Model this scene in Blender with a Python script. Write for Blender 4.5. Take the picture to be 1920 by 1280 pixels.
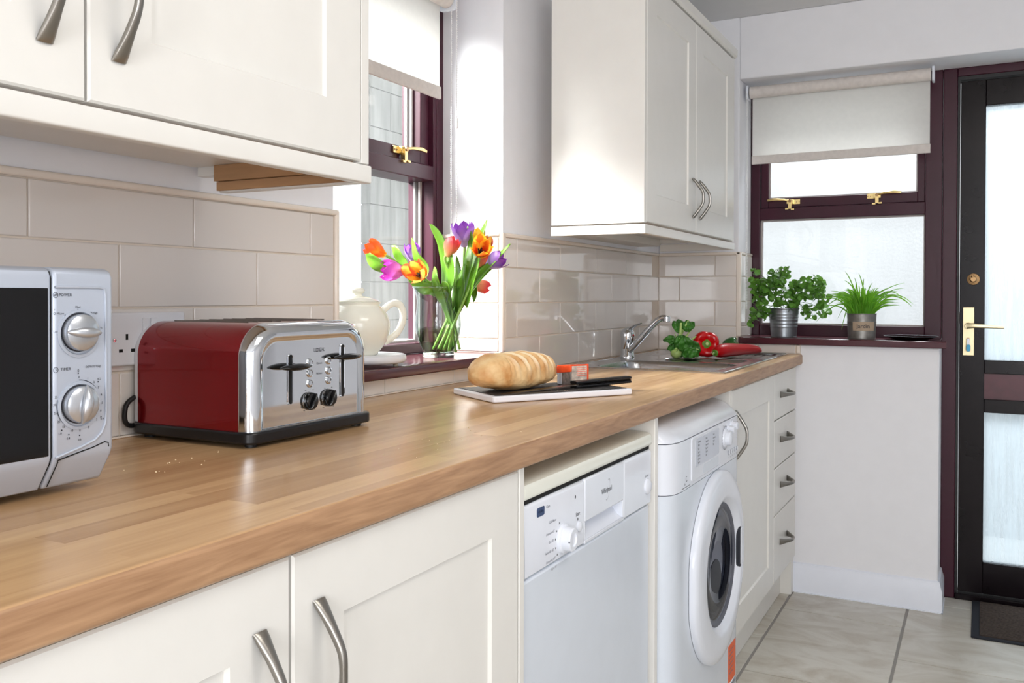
import bpy, bmesh, math, random
from math import sin, cos, pi, radians, sqrt, atan2
from mathutils import Vector, Matrix, noise
for o in list(bpy.data.objects): bpy.data.objects.remove(o)
random.seed(7)
SC = bpy.context.scene
COL = SC.collection
# ------------------------------------------------------------ camera (solved from the photograph's vanishing points)
YAW, PIT, ROLL, FPX, SHY = .485796857, .0105903253, .00209573952, 1669.013, -67.9315759
cam = bpy.data.cameras.new('camera'); co = bpy.data.objects.new('camera', cam); COL.objects.link(co)
w = Vector((-sin(YAW)*cos(PIT), cos(YAW)*cos(PIT), -sin(PIT)))
r = Vector((cos(YAW), sin(YAW), 0)); u = r.cross(w)
R = r*cos(ROLL)+u*sin(ROLL); U = u*cos(ROLL)-r*sin(ROLL)
co.matrix_world = Matrix(((R.x, U.x, -w.x, 1.178), (R.y, U.y, -w.y, 0), (R.z, U.z, -w.z, 1.1306), (0, 0, 0, 1)))
cam.sensor_width = 36; cam.lens = FPX/1920*36; cam.shift_y = SHY/1920; cam.clip_start = .02
SC.camera = co
# ------------------------------------------------------------ sky, daylight, added fill lights, exposure
wd = bpy.data.worlds.new('overcast_sky'); SC.world = wd; wd.use_nodes = True
bg = wd.node_tree.nodes['Background']; bg.inputs[0].default_value = (.93, .97, 1.0, 1); bg.inputs[1].default_value = 2.4
def area(name, loc, tgt, sx, sy, power, col, spread=180):
    l = bpy.data.lights.new(name, 'AREA'); l.shape = 'RECTANGLE'; l.size = sx; l.size_y = sy; l.energy = power; l.color = col; l.spread = radians(spread)
    o = bpy.data.objects.new(name, l); COL.objects.link(o); o.location = loc
    o.rotation_euler = (Vector(tgt)-Vector(loc)).to_track_quat('-Z', 'Y').to_euler(); return o
area('daylight_left_window', (-1.45, .85, 2.55), (-.05, 2.15, 1.15), 1.1, 1.1, 58, (1, .99, .97), 50)
area('daylight_far_window', (.9, 5.2, 3.7), (.9, 3.4, 1.1), 1.6, 1.4, 230, (.96, .98, 1))
area('fill_side', (2.5, -.9, 1.5), (.3, 1.9, 1.1), 1.1, 1.1, 13, (.95, .97, 1))  # unseen soft fill added on the right to lift the near fronts
area('fill_rear', (2.1, -3.3, 1.35), (.9, 1.8, 1.15), .95, 1.8, 70, (.97, .98, 1))  # added fill far behind the camera for an even falloff, not a real door
area('fill_overhead', (1.5, .9, 2.18), (1.2, 1.2, 0), .9, .9, 16, (1, .95, .88))  # overhead fill added to brighten the room; no ceiling fixture is known
SC.view_settings.view_transform = 'Standard'; SC.view_settings.look = 'None'
SC.view_settings.exposure = 0; SC.view_settings.gamma = 1; SC.view_settings.use_curve_mapping = False
SC.cycles.max_bounces = 10; SC.cycles.transparent_max_bounces = 16; SC.cycles.diffuse_bounces = 5
SC.cycles.glossy_bounces = 5; SC.cycles.transmission_bounces = 10; SC.cycles.caustics_reflective = False; SC.cycles.caustics_refractive = False
SC.cycles.sample_clamp_indirect = 6; SC.cycles.use_denoising = True
# ------------------------------------------------------------ materials
MATS = {}
def S(c):  # sRGB 0-255 -> linear
    return tuple(((x/255)/12.92 if x/255 <= .04045 else ((x/255+.055)/1.055)**2.4) for x in c)+(1,)
def mat(name, rgb, rough=.5, metal=0, noise_amt=0, noise_scale=20, bump=0, bump_scale=60, coat=0, trans=0, ior=1.45, spec=.5, sss=0, stretch=None):
    m = bpy.data.materials.new(name); m.use_nodes = True; N = m.node_tree.nodes; L = m.node_tree.links; b = N['Principled BSDF']
    c = S(rgb); b.inputs['Base Color'].default_value = c; b.inputs['Roughness'].default_value = rough; b.inputs['Metallic'].default_value = metal
    b.inputs['Coat Weight'].default_value = coat; b.inputs['Coat Roughness'].default_value = .05
    b.inputs['Transmission Weight'].default_value = trans; b.inputs['IOR'].default_value = ior; b.inputs['Specular IOR Level'].default_value = spec
    if sss: b.inputs['Subsurface Weight'].default_value = sss; b.inputs['Subsurface Radius'].default_value = (.01, .006, .003); b.inputs['Subsurface Scale'].default_value = .5
    tc = N.new('ShaderNodeTexCoord'); mp = N.new('ShaderNodeMapping'); L.new(tc.outputs['Object'], mp.inputs[0])
    if stretch: mp.inputs['Scale'].default_value = stretch
    nz = N.new('ShaderNodeTexNoise'); nz.inputs['Scale'].default_value = noise_scale; nz.inputs['Detail'].default_value = 4; L.new(mp.outputs[0], nz.inputs[0])
    a = max(noise_amt, .012)
    rp = N.new('ShaderNodeValToRGB'); rp.color_ramp.elements[0].position = .3; rp.color_ramp.elements[1].position = .7
    rp.color_ramp.elements[0].color = tuple(x*(1-a) for x in c[:3])+(1,); rp.color_ramp.elements[1].color = tuple(min(1, x*(1+a)) for x in c[:3])+(1,)
    L.new(nz.outputs[0], rp.inputs[0]); L.new(rp.outputs[0], b.inputs['Base Color'])
    if bump:
        n2 = N.new('ShaderNodeTexNoise'); n2.inputs['Scale'].default_value = bump_scale; n2.inputs['Detail'].default_value = 3; L.new(mp.outputs[0], n2.inputs[0])
        bp = N.new('ShaderNodeBump'); bp.inputs['Strength'].default_value = bump; bp.inputs['Distance'].default_value = .002
        L.new(n2.outputs[0], bp.inputs['Height']); L.new(bp.outputs[0], b.inputs['Normal'])
    MATS[name] = m; return m
mat('cream', (226, 224, 219), .36)
mat('cream_plain', (228, 224, 217), .4)
mat('plaster', (236, 236, 240), .75, bump=.12, bump_scale=40)
mat('ceiling_paint', (226, 226, 226), .85)
mat('grout', (222, 210, 196), .8)
mat('tile', (223, 216, 210), .045, noise_amt=.015, noise_scale=5, bump=.02, bump_scale=10, spec=.8)
mat('tile_trim', (235, 224, 212), .15)
mat('maroon', (60, 22, 37), .32, noise_amt=.12, noise_scale=12, stretch=(1, 1, .1), bump=.05, bump_scale=80, spec=.35)
mat('maroon_sill', (78, 38, 46), .18, noise_amt=.1, noise_scale=12, stretch=(1, .1, 1))
mat('door_dark', (20, 14, 17), .24, noise_amt=.2, noise_scale=10, bump=.02, bump_scale=50, spec=.22)
mat('door_panel_red', (82, 34, 44), .35, noise_amt=.15)
mat('rubber_black', (18, 18, 20), .5)
mat('white_gloss', (226, 230, 239), .2)
mat('white_appliance', (215, 222, 232), .22)
mat('white_lid', (230, 231, 221), .25)
mat('skirting', (232, 236, 246), .35)
mat('brushed_nickel', (150, 146, 140), .33, 1, bump=.05)
mat('chrome', (215, 218, 222), .06, 1)
mat('stainless', (190, 191, 194), .2, 1, noise_amt=.05, stretch=(1, .05, 1), noise_scale=120)
mat('brass', (226, 200, 140), .25, 1)
mat('satin_brass', (196, 184, 150), .35, 1)
mat('old_brass', (150, 120, 85), .4, 1)
mat('toaster_red', (142, 4, 20), .26, .7, coat=.6, noise_amt=.03)
mat('black_plastic', (20, 20, 23), .3)
mat('black_gloss', (10, 10, 12), .1)
mat('microwave_silver', (186, 194, 208), .36, .25)
mat('microwave_glass', (16, 16, 18), .12, spec=.4)
mat('knob_silver', (196, 200, 206), .28, .75)
mat('ink_dark', (40, 42, 50), .5)
mat('ink_grey', (120, 124, 135), .5)
mat('ink_blue', (50, 70, 110), .4)
mat('socket_white', (226, 227, 232), .3)
mat('raw_wood', (176, 136, 98), .7, noise_amt=.15, noise_scale=60, stretch=(.1, 1, 1))
mat('ceramic_cream', (240, 238, 224), .1, coat=.3)
mat('trivet_white', (232, 234, 240), .25)
mat('rubber_foot', (225, 220, 200), .6)
mat('bread_board', (242, 243, 250), .25)
mat('slate', (52, 50, 50), .5, noise_amt=.2, noise_scale=30, bump=.2)
mat('steel_blade', (150, 142, 134), .25, 1)
mat('orange_foil', (236, 84, 40), .35, noise_amt=.1, noise_scale=60)
mat('packet_print', (206, 190, 176), .5, noise_amt=.5, noise_scale=70)
mat('packet_side', (128, 120, 116), .5, noise_amt=.5, noise_scale=90)
mat('galvanised', (150, 156, 162), .34, .9, noise_amt=.05, noise_scale=15)
mat('galvanised_old', (140, 138, 134), .45, .75, noise_amt=.25, noise_scale=35)
mat('paper_tag', (176, 156, 134), .8)
mat('soil', (60, 45, 35), .9, bump=.5)
mat('leaf_round', (98, 150, 62), .35, noise_amt=.6, noise_scale=55, sss=.1)
mat('leaf_grass', (104, 172, 48), .4, noise_amt=.3, noise_scale=18, sss=.1)
mat('tulip_leaf', (112, 164, 50), .35, noise_amt=.25, noise_scale=15, sss=.15)
mat('tulip_stem', (138, 178, 88), .35, noise_amt=.1, sss=.1)
mat('red_pepper', (200, 6, 14), .15, coat=.3, noise_amt=.1, noise_scale=10)
mat('chilli_red', (172, 2, 12), .32, spec=.22, noise_amt=.1)
mat('green_pepper', (38, 92, 36), .15, coat=.5, noise_amt=.2, noise_scale=15)
mat('pepper_stem', (96, 140, 50), .4, noise_amt=.2)
mat('stem_cut', (190, 205, 130), .6)
mat('greens_leaf', (62, 120, 40), .4, noise_amt=.4, noise_scale=30, bump=.5, bump_scale=60)
mat('greens_stalk', (176, 204, 120), .35, noise_amt=.2, noise_scale=30)
mat('mat_rib', (64, 54, 48), .95, noise_amt=.4, noise_scale=90, bump=1, bump_scale=200)
mat('mat_edge', (30, 32, 40), .8)
mat('blue_plastic', (60, 170, 215), .3)
mat('chain_white', (235, 235, 235), .4)
mat('dark_void', (14, 14, 15), .8)
mat('exterior_render', (184, 185, 185), .95, noise_amt=.03, noise_scale=3, bump=.6, bump_scale=60)
mat('exterior_block', (128, 128, 124), .9, noise_amt=.22, noise_scale=22, bump=.4, stretch=(1, 1, .12))
mat('exterior_ground', (170, 170, 168), .9)
mat('exterior_frame', (186, 178, 176), .6)
mat('slot_brown', (74, 62, 54), .6)
mat('sticker_orange', (226, 100, 50), .5)
mat('drum_steel', (84, 90, 108), .22, 1)
mat('grey_rubber', (92, 94, 104), .5)
mat('energy_panel', (205, 210, 222), .4)

def oak(name, front=False):
    m = bpy.data.materials.new(name); m.use_nodes = True; N = m.node_tree.nodes; L = m.node_tree.links; b = N['Principled BSDF']
    tc = N.new('ShaderNodeTexCoord'); mp = N.new('ShaderNodeMapping'); L.new(tc.outputs['Object'], mp.inputs[0])
    mp.inputs['Rotation'].default_value = (0, 0, radians(90))
    if front: mp.inputs['Rotation'].default_value = (radians(90), 0, radians(90))
    br = N.new('ShaderNodeTexBrick'); br.offset = .37; br.offset_frequency = 2; br.squash = 1
    br.inputs['Scale'].default_value = 1; br.inputs['Mortar Size'].default_value = 0.0; br.inputs['Bias'].default_value = 0
    br.inputs['Brick Width'].default_value = .52; br.inputs['Row Height'].default_value = .043 if not front else .2
    if front: br.inputs['Brick Width'].default_value = .31
    br.inputs['Color1'].default_value = (0, 0, 0, 1); br.inputs['Color2'].default_value = (1, 1, 1, 1)
    L.new(mp.outputs[0], br.inputs[0])
    m2 = N.new('ShaderNodeMapping'); m2.inputs['Scale'].default_value = (14, 1.1, 14); L.new(tc.outputs['Object'], m2.inputs[0])
    # each stave gets its own grain
    ad = N.new('ShaderNodeVectorMath'); ad.operation = 'MULTIPLY_ADD'; ad.inputs[1].default_value = (7, 3, 5)
    L.new(br.outputs['Color'], ad.inputs[0]); L.new(m2.outputs[0], ad.inputs[2])
    n1 = N.new('ShaderNodeTexNoise'); n1.inputs['Scale'].default_value = 2.2 if not front else 4.5; n1.inputs['Detail'].default_value = 6; n1.inputs['Distortion'].default_value = .6 if not front else 2.2
    L.new(ad.outputs[0], n1.inputs[0])
    n2 = N.new('ShaderNodeTexNoise'); n2.inputs['Scale'].default_value = 14; n2.inputs['Detail'].default_value = 3
    L.new(ad.outputs[0], n2.inputs[0])
    rp = N.new('ShaderNodeValToRGB'); e = rp.color_ramp.elements
    e[0].position = .25; e[1].position = .75
    if front: e[0].color = S((140, 102, 72)); e[1].color = S((204, 164, 126))
    else: e[0].color = S((174, 135, 96)); e[1].color = S((221, 184, 138))
    mx = N.new('ShaderNodeMix'); mx.data_type = 'FLOAT'; mx.inputs[0].default_value = .32
    L.new(n1.outputs[0], mx.inputs[2]); L.new(br.outputs['Color'], mx.inputs[3])
    mx2 = N.new('ShaderNodeMix'); mx2.data_type = 'FLOAT'; mx2.inputs[0].default_value = .12 if not front else .3
    L.new(mx.outputs[0], mx2.inputs[2]); L.new(n2.outputs[0], mx2.inputs[3])
    L.new(mx2.outputs[0], rp.inputs[0]); L.new(rp.outputs[0], b.inputs['Base Color'])
    b.inputs['Roughness'].default_value = .26 if not front else .4; b.inputs['Specular IOR Level'].default_value = .45
    bp = N.new('ShaderNodeBump'); bp.inputs['Strength'].default_value = .08; bp.inputs['Distance'].default_value = .001
    L.new(n2.outputs[0], bp.inputs['Height']); L.new(bp.outputs[0], b.inputs['Normal'])
    MATS[name] = m
oak('oak_top'); oak('oak_front', True)

def stone_floor():
    m = bpy.data.materials.new('stone_tile'); m.use_nodes = True; N = m.node_tree.nodes; L = m.node_tree.links; b = N['Principled BSDF']
    tc = N.new('ShaderNodeTexCoord'); mp = N.new('ShaderNodeMapping'); mp.inputs['Scale'].default_value = (1, 1.8, 1); L.new(tc.outputs['Object'], mp.inputs[0])
    n1 = N.new('ShaderNodeTexNoise'); n1.inputs['Scale'].default_value = 4; n1.inputs['Detail'].default_value = 9; n1.inputs['Roughness'].default_value = .66; n1.inputs['Distortion'].default_value = .9
    L.new(mp.outputs[0], n1.inputs[0])
    rp = N.new('ShaderNodeValToRGB'); e = rp.color_ramp.elements; e[0].position = .33; e[0].color = S((176, 166, 150)); e[1].position = .6; e[1].color = S((206, 202, 192))
    k = e.new(.48); k.color = S((194, 188, 176))
    L.new(n1.outputs[0], rp.inputs[0]); L.new(rp.outputs[0], b.inputs['Base Color']); b.inputs['Roughness'].default_value = .35
    MATS['stone_tile'] = m
stone_floor(); mat('floor_grout', (150, 146, 142), .8)

def glass(name, tint=(1, 1, 1), haze=0, hcol=(230, 235, 238), streak=(1, 1, .12), scale=40, lo=.35, hi=.7, edge=None):
    """thin pane: clear transmission with a Fresnel reflection; optional rain/obscure streaks of white film"""
    m = bpy.data.materials.new(name); m.use_nodes = True; N = m.node_tree.nodes; L = m.node_tree.links
    N.remove(N['Principled BSDF']); out = N['Material Output']
    tr = N.new('ShaderNodeBsdfTransparent'); tr.inputs[0].default_value = tuple(tint)+(1,)
    gl = N.new('ShaderNodeBsdfGlossy'); gl.inputs['Roughness'].default_value = .02
    lw = N.new('ShaderNodeLayerWeight'); lw.inputs[0].default_value = .5
    pw = N.new('ShaderNodeMath'); pw.operation = 'POWER'; pw.inputs[1].default_value = 5; L.new(lw.outputs['Facing'], pw.inputs[0])
    fr = N.new('ShaderNodeMath'); fr.operation = 'MULTIPLY_ADD'; fr.inputs[1].default_value = .9; fr.inputs[2].default_value = .035; L.new(pw.outputs[0], fr.inputs[0])
    mx = N.new('ShaderNodeMixShader'); L.new(fr.outputs[0], mx.inputs[0]); L.new(tr.outputs[0], mx.inputs[1]); L.new(gl.outputs[0], mx.inputs[2])
    last = mx
    if edge:
        er = N.new('ShaderNodeMix'); er.data_type = 'RGBA'; ep = N.new('ShaderNodeMath'); ep.operation = 'POWER'; ep.inputs[1].default_value = 1.5; L.new(lw.outputs['Facing'], ep.inputs[0]); L.new(ep.outputs[0], er.inputs[0]); er.inputs[6].default_value = tuple(tint)+(1,); er.inputs[7].default_value = tuple(edge)+(1,); L.new(er.outputs[2], tr.inputs[0])
    if haze:
        tl = N.new('ShaderNodeBsdfTranslucent'); tl.inputs[0].default_value = S(hcol)
        tc = N.new('ShaderNodeTexCoord'); mp = N.new('ShaderNodeMapping'); mp.inputs['Scale'].default_value = streak; L.new(tc.outputs['Object'], mp.inputs[0])
        nz = N.new('ShaderNodeTexNoise'); nz.inputs['Scale'].default_value = scale; nz.inputs['Detail'].default_value = 5; L.new(mp.outputs[0], nz.inputs[0])
        mr = N.new('ShaderNodeMapRange'); mr.inputs[1].default_value = lo; mr.inputs[2].default_value = hi; mr.inputs[3].default_value = haze*.5; mr.inputs[4].default_value = haze
        L.new(nz.outputs[0], mr.inputs[0])
        m2 = N.new('ShaderNodeMixShader'); L.new(mr.outputs[0], m2.inputs[0]); L.new(mx.outputs[0], m2.inputs[1]); L.new(tl.outputs[0], m2.inputs[2]); last = m2
    L.new(last.outputs[0], out.inputs[0]); MATS[name] = m
glass('window_pane', (.97, .98, .98), .06, scale=60)
glass('wet_pane', (.96, .97, .97), .01, scale=45, lo=.4, hi=.65)
glass('obscure_pane', (.92, .96, .98), .45, hcol=(218, 228, 234), streak=(1, 1, .07), scale=70)
glass('porthole', (.5, .53, .6))
def real_glass(name, tint, ior):
    m = bpy.data.materials.new(name); m.use_nodes = True; N = m.node_tree.nodes; L = m.node_tree.links
    N.remove(N['Principled BSDF']); g = N.new('ShaderNodeBsdfGlass'); g.inputs['Color'].default_value = tint; g.inputs['IOR'].default_value = ior; g.inputs['Roughness'].default_value = 0
    L.new(g.outputs[0], N['Material Output'].inputs[0]); MATS[name] = m
glass('vase_glass', (.97, .985, .975), edge=(.35, .42, .4)); glass('vase_water', (.86, .93, .82), edge=(.5, .6, .45)); real_glass('thick_glass', (.93, .97, .95, 1), 1.45)

def add_translucent(name, col, f):
    m = MATS[name]; N = m.node_tree.nodes; L = m.node_tree.links; b = N['Principled BSDF']; tl = N.new('ShaderNodeBsdfTranslucent'); tl.inputs[0].default_value = S(col)
    mx = N.new('ShaderNodeMixShader'); mx.inputs[0].default_value = f; L.new(b.outputs[0], mx.inputs[1]); L.new(tl.outputs[0], mx.inputs[2]); L.new(mx.outputs[0], N['Material Output'].inputs[0])
add_translucent('leaf_round', (130, 175, 60), .2); add_translucent('leaf_grass', (150, 205, 60), .35); add_translucent('tulip_leaf', (140, 190, 50), .25)
def blind_fabric():
    m = mat('blind_fabric', (244, 243, 240), .8, noise_amt=.04, noise_scale=60, bump=.4, bump_scale=45)
    N = m.node_tree.nodes; L = m.node_tree.links; b = N['Principled BSDF']; tl = N.new('ShaderNodeBsdfTranslucent'); tl.inputs[0].default_value = S((250, 249, 246))
    mx = N.new('ShaderNodeMixShader'); mx.inputs[0].default_value = .62
    L.new(b.outputs[0], mx.inputs[1]); L.new(tl.outputs[0], mx.inputs[2]); L.new(mx.outputs[0], N['Material Output'].inputs[0])
blind_fabric(); mat('blind_roll', (216, 209, 204), .8, noise_amt=.06, noise_scale=60, bump=.4, bump_scale=45)

def petal_mat(name, base, tip, edge=None, streak=.3):
    m = bpy.data.materials.new(name); m.use_nodes = True; N = m.node_tree.nodes; L = m.node_tree.links; b = N['Principled BSDF']
    at = N.new('ShaderNodeAttribute'); at.attribute_name = 'petal'; sp = N.new('ShaderNodeSeparateColor'); L.new(at.outputs['Color'], sp.inputs[0])
    rp = N.new('ShaderNodeValToRGB'); rp.color_ramp.elements[0].color = S(base); rp.color_ramp.elements[1].color = S(tip); rp.color_ramp.elements[0].position = .1; rp.color_ramp.elements[1].position = .8
    L.new(sp.outputs[0], rp.inputs[0]); last = rp
    if edge:
        nz = N.new('ShaderNodeTexNoise'); nz.inputs['Scale'].default_value = 90; tc = N.new('ShaderNodeTexCoord'); L.new(tc.outputs['Object'], nz.inputs[0])
        ad = N.new('ShaderNodeMath'); ad.operation = 'MULTIPLY_ADD'; ad.inputs[1].default_value = .6; L.new(nz.outputs[0], ad.inputs[0]); L.new(sp.outputs[1], ad.inputs[2])
        r2 = N.new('ShaderNodeValToRGB'); r2.color_ramp.elements[0].position = .72; r2.color_ramp.elements[1].position = .98; L.new(ad.outputs[0], r2.inputs[0])
        mx = N.new('ShaderNodeMix'); mx.data_type = 'RGBA'; L.new(r2.outputs[0], mx.inputs[0]); L.new(rp.outputs[0], mx.inputs[6]); mx.inputs[7].default_value = S(edge); 
        L.new(mx.outputs[2], b.inputs['Base Color'])
        col = mx.outputs[2]
    else: L.new(rp.outputs[0], b.inputs['Base Color']); col = rp.outputs[0]
    b.inputs['Roughness'].default_value = .4
    tl = N.new('ShaderNodeBsdfTranslucent'); L.new(col, tl.inputs[0]); ms = N.new('ShaderNodeMixShader'); ms.inputs[0].default_value = .35
    L.new(b.outputs[0], ms.inputs[1]); L.new(tl.outputs[0], ms.inputs[2]); L.new(ms.outputs[0], N['Material Output'].inputs[0]); MATS[name] = m
petal_mat('petal_orange', (240, 150, 40), (238, 88, 28)); petal_mat('petal_magenta', (225, 150, 205), (178, 50, 160))
petal_mat('petal_purple', (205, 180, 230), (132, 62, 170)); petal_mat('petal_red_pink', (240, 190, 130), (225, 70, 80))
petal_mat('petal_red_yellow', (215, 26, 20), (240, 130, 34), edge=(255, 214, 60)); petal_mat('petal_yellow_red', (255, 205, 50), (255, 205, 90), edge=(226, 100, 66))
petal_mat('petal_yellow', (255, 214, 40), (255, 200, 40))

# ------------------------------------------------------------ mesh helpers
def nb(): return bmesh.new()
def box(bm, x0, x1, y0, y1, z0, z1, M=None):
    vs = [bm.verts.new((x, y, z)) for x in (x0, x1) for y in (y0, y1) for z in (z0, z1)]
    for f in ((0, 1, 3, 2), (4, 6, 7, 5), (0, 4, 5, 1), (2, 3, 7, 6), (0, 2, 6, 4), (1, 5, 7, 3)): bm.faces.new([vs[i] for i in f])
    if M: bmesh.ops.transform(bm, matrix=M, verts=vs)
    return vs
def prism(bm, pts, axis, a0, a1, M=None):
    """pts: 2-D outline; axis 0 -> pts are (y,z); 1 -> (x,z); 2 -> (x,y)"""
    def P(p, a): return {0: (a, p[0], p[1]), 1: (p[0], a, p[1]), 2: (p[0], p[1], a)}[axis]
    A = [bm.verts.new(P(p, a0)) for p in pts]; B = [bm.verts.new(P(p, a1)) for p in pts]; n = len(pts)
    bm.faces.new(A); bm.faces.new(B[::-1])
    for i in range(n): bm.faces.new((A[i], B[i], B[(i+1) % n], A[(i+1) % n]))
    if M: bmesh.ops.transform(bm, matrix=M, verts=A+B)
    return A+B
def lathe(bm, prof, seg=32, M=None, cap=True, sq=None):
    """prof: (r,z) pairs about z"""
    rings = []; allv = []
    for (rr, z) in prof:
        if rr < 1e-6: v = bm.verts.new((0, 0, z)); rings.append([v]); allv.append(v)
        else:
            g = [bm.verts.new((rr*cos(2*pi*i/seg), rr*sin(2*pi*i/seg), z)) for i in range(seg)]; rings.append(g); allv += g
    for a, b in zip(rings, rings[1:]):
        for i in range(seg):
            j = (i+1) % seg
            if len(a) == 1 and len(b) == 1: continue
            if len(a) == 1: bm.faces.new((a[0], b[i], b[j]))
            elif len(b) == 1: bm.faces.new((a[i], b[0], a[j]))
            else: bm.faces.new((a[i], b[i], b[j], a[j]))
    if cap:
        if len(rings[0]) > 1: bm.faces.new(rings[0][::-1])
        if len(rings[-1]) > 1: bm.faces.new(rings[-1])
    if M: bmesh.ops.transform(bm, matrix=M, verts=allv)
    return allv
def T(x, y, z): return Matrix.Translation((x, y, z))
def RX(a): return Matrix.Rotation(radians(a), 4, 'X')
def RY(a): return Matrix.Rotation(radians(a), 4, 'Y')
def RZ(a): return Matrix.Rotation(radians(a), 4, 'Z')
def cyl(bm, p, q, r0, r1=None, seg=20):
    p = Vector(p); q = Vector(q); d = q-p; r1 = r0 if r1 is None else r1
    lathe(bm, [(r0, 0), (r1, d.length)], seg, T(*p) @ d.to_track_quat('Z', 'Y').to_matrix().to_4x4())
def catmull(pts, n=6):
    pts = [Vector(p) for p in pts]; out = []
    for i in range(len(pts)-1):
        p0 = pts[max(i-1, 0)]; p1 = pts[i]; p2 = pts[i+1]; p3 = pts[min(i+2, len(pts)-1)]
        for k in range(n):
            t = k/n; out.append(.5*((2*p1)+(-p0+p2)*t+(2*p0-5*p1+4*p2-p3)*t*t+(-p0+3*p1-3*p2+p3)*t**3))
    out.append(pts[-1]); return out
def sweep(bm, pts, wid, hei=None, up=(0, 0, 1), k=10, power=1.0):
    """elliptical (power<1: boxier) section along a path; wid/hei: number, list or function of t"""
    pts = [Vector(p) for p in pts]; n = len(pts); up = Vector(up); hei = wid if hei is None else hei
    def val(f, t):
        if callable(f): return f(t)
        if isinstance(f, (list, tuple)):
            s = t*(len(f)-1); i = min(int(s), len(f)-2); return f[i]+(f[i+1]-f[i])*(s-i)
        return f
    rings = []
    for i, p in enumerate(pts):
        t = i/(n-1); tg = (pts[min(i+1, n-1)]-pts[max(i-1, 0)]).normalized()
        sd = up.cross(tg)
        if sd.length < 1e-4: sd = Vector((1, 0, 0)).cross(tg)
        sd.normalize(); nn = tg.cross(sd); W = val(wid, t); H = val(hei, t); g = []
        for j in range(k):
            a = 2*pi*j/k; ca, sa = cos(a), sin(a)
            if power != 1: ca = math.copysign(abs(ca)**power, ca); sa = math.copysign(abs(sa)**power, sa)
            g.append(bm.verts.new(p+sd*W*ca+nn*H*sa))
        rings.append(g)
    for a, b in zip(rings, rings[1:]):
        for j in range(k): bm.faces.new((a[j], b[j], b[(j+1) % k], a[(j+1) % k]))
    bm.faces.new(rings[0][::-1]); bm.faces.new(rings[-1])
def rrect(x0, x1, y0, y1, rad, n=6, corners=(1, 1, 1, 1)):
    """rounded rectangle outline, corners: (x1y1, x0y1, x0y0, x1y0)"""
    out = []
    for (cx, cy, a0, on) in ((x1, y1, 0, corners[0]), (x0, y1, 90, corners[1]), (x0, y0, 180, corners[2]), (x1, y0, 270, corners[3])):
        if not on: out.append((cx, cy)); continue
        sx = -1 if cx == x1 else 1; sy = -1 if cy == y1 else 1
        for i in range(n+1):
            a = radians(a0+90*i/n); out.append((cx+sx*rad+rad*cos(a), cy+sy*rad+rad*sin(a)))
    return out
def part(name, bm, m, parent=None, bevel=0, seg=2, smooth=35, sub=0, kind=None, label=None, local=False, mats=None, recalc=True):
    if recalc: bmesh.ops.recalc_face_normals(bm, faces=bm.faces)
    me = bpy.data.meshes.new(name); bm.to_mesh(me); bm.free()
    root = parent
    while root is not None and root.parent is not None: root = root.parent
    if root is not None and not local and '_M' in root: me.transform(ROOTS[root.name].inverted())
    me.materials.append(MATS[m])
    for e in (mats or []): me.materials.append(MATS[e])
    for p in me.polygons: p.use_smooth = True
    if smooth < 180: me.set_sharp_from_angle(angle=radians(smooth))
    o = bpy.data.objects.new(name, me); COL.objects.link(o)
    if parent: o.parent = parent
    if bevel:
        b = o.modifiers.new('bevel', 'BEVEL'); b.width = bevel; b.segments = seg; b.limit_method = 'ANGLE'; b.angle_limit = radians(40); b.harden_normals = False
    if sub: s = o.modifiers.new('sub', 'SUBSURF'); s.levels = sub; s.render_levels = sub
    if kind: o['kind'] = kind
    if label: o['label'] = label
    return o
ROOTS = {}
def thing(name, label, cat, loc=(0, 0, 0), rz=0, group=None, kind=None):
    o = bpy.data.objects.new(name, None); COL.objects.link(o); o.location = loc; o.rotation_euler = (0, 0, radians(rz)); o.empty_display_size = .05
    if label: o['label'] = label
    if cat: o['category'] = cat
    if group: o['group'] = group
    if kind: o['kind'] = kind
    o['_M'] = 1; ROOTS[o.name] = T(*loc) @ RZ(rz); return o
def tag(o, label, cat, group=None):
    o['label'] = label; o['category'] = cat
    if group: o['group'] = group
    return o
_tc = {}
def text(bm, s, size, M, depth=.0003, align='CENTER', sx=1):
    """lettering laid in the local xy plane of M, facing its +z"""
    key = s
    if key not in _tc:
        c = bpy.data.curves.new('t', 'FONT'); c.body = s; c.size = 1; c.align_x = 'CENTER'; c.align_y = 'CENTER'; c.resolution_u = 2
        o = bpy.data.objects.new('t', c); COL.objects.link(o); dg = bpy.context.evaluated_depsgraph_get(); me = o.evaluated_get(dg).to_mesh()
        _tc[key] = ([tuple(v.co) for v in me.vertices], [tuple(p.vertices) for p in me.polygons]); o.evaluated_get(dg).to_mesh_clear()
        bpy.data.objects.remove(o); bpy.data.curves.remove(c)
    V, F = _tc[key]; off = 0
    if align == 'LEFT': off = -min(v[0] for v in V)
    if align == 'RIGHT': off = -max(v[0] for v in V)
    vs = [bm.verts.new(M @ Vector(((v[0]+off)*size*sx, v[1]*size, depth))) for v in V]
    for f in F:
        try: bm.faces.new([vs[i] for i in f])
        except ValueError: pass
def FX(x, y, z): # frame on a surface facing +x: local x = world +y, local y = world z
    return Matrix(((0, 0, 1, x), (1, 0, 0, y), (0, 1, 0, z), (0, 0, 0, 1)))
def FY(x, y, z): # facing -y: local x = world +x
    return Matrix(((1, 0, 0, x), (0, 0, -1, y), (0, 1, 0, z), (0, 0, 0, 1)))
def disc(bm, M, rx, ry=None, seg=16, d=.0003):
    ry = rx if ry is None else ry
    bm.faces.new([bm.verts.new(M @ Vector((rx*cos(2*pi*i/seg), ry*sin(2*pi*i/seg), d))) for i in range(seg)])
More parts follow.
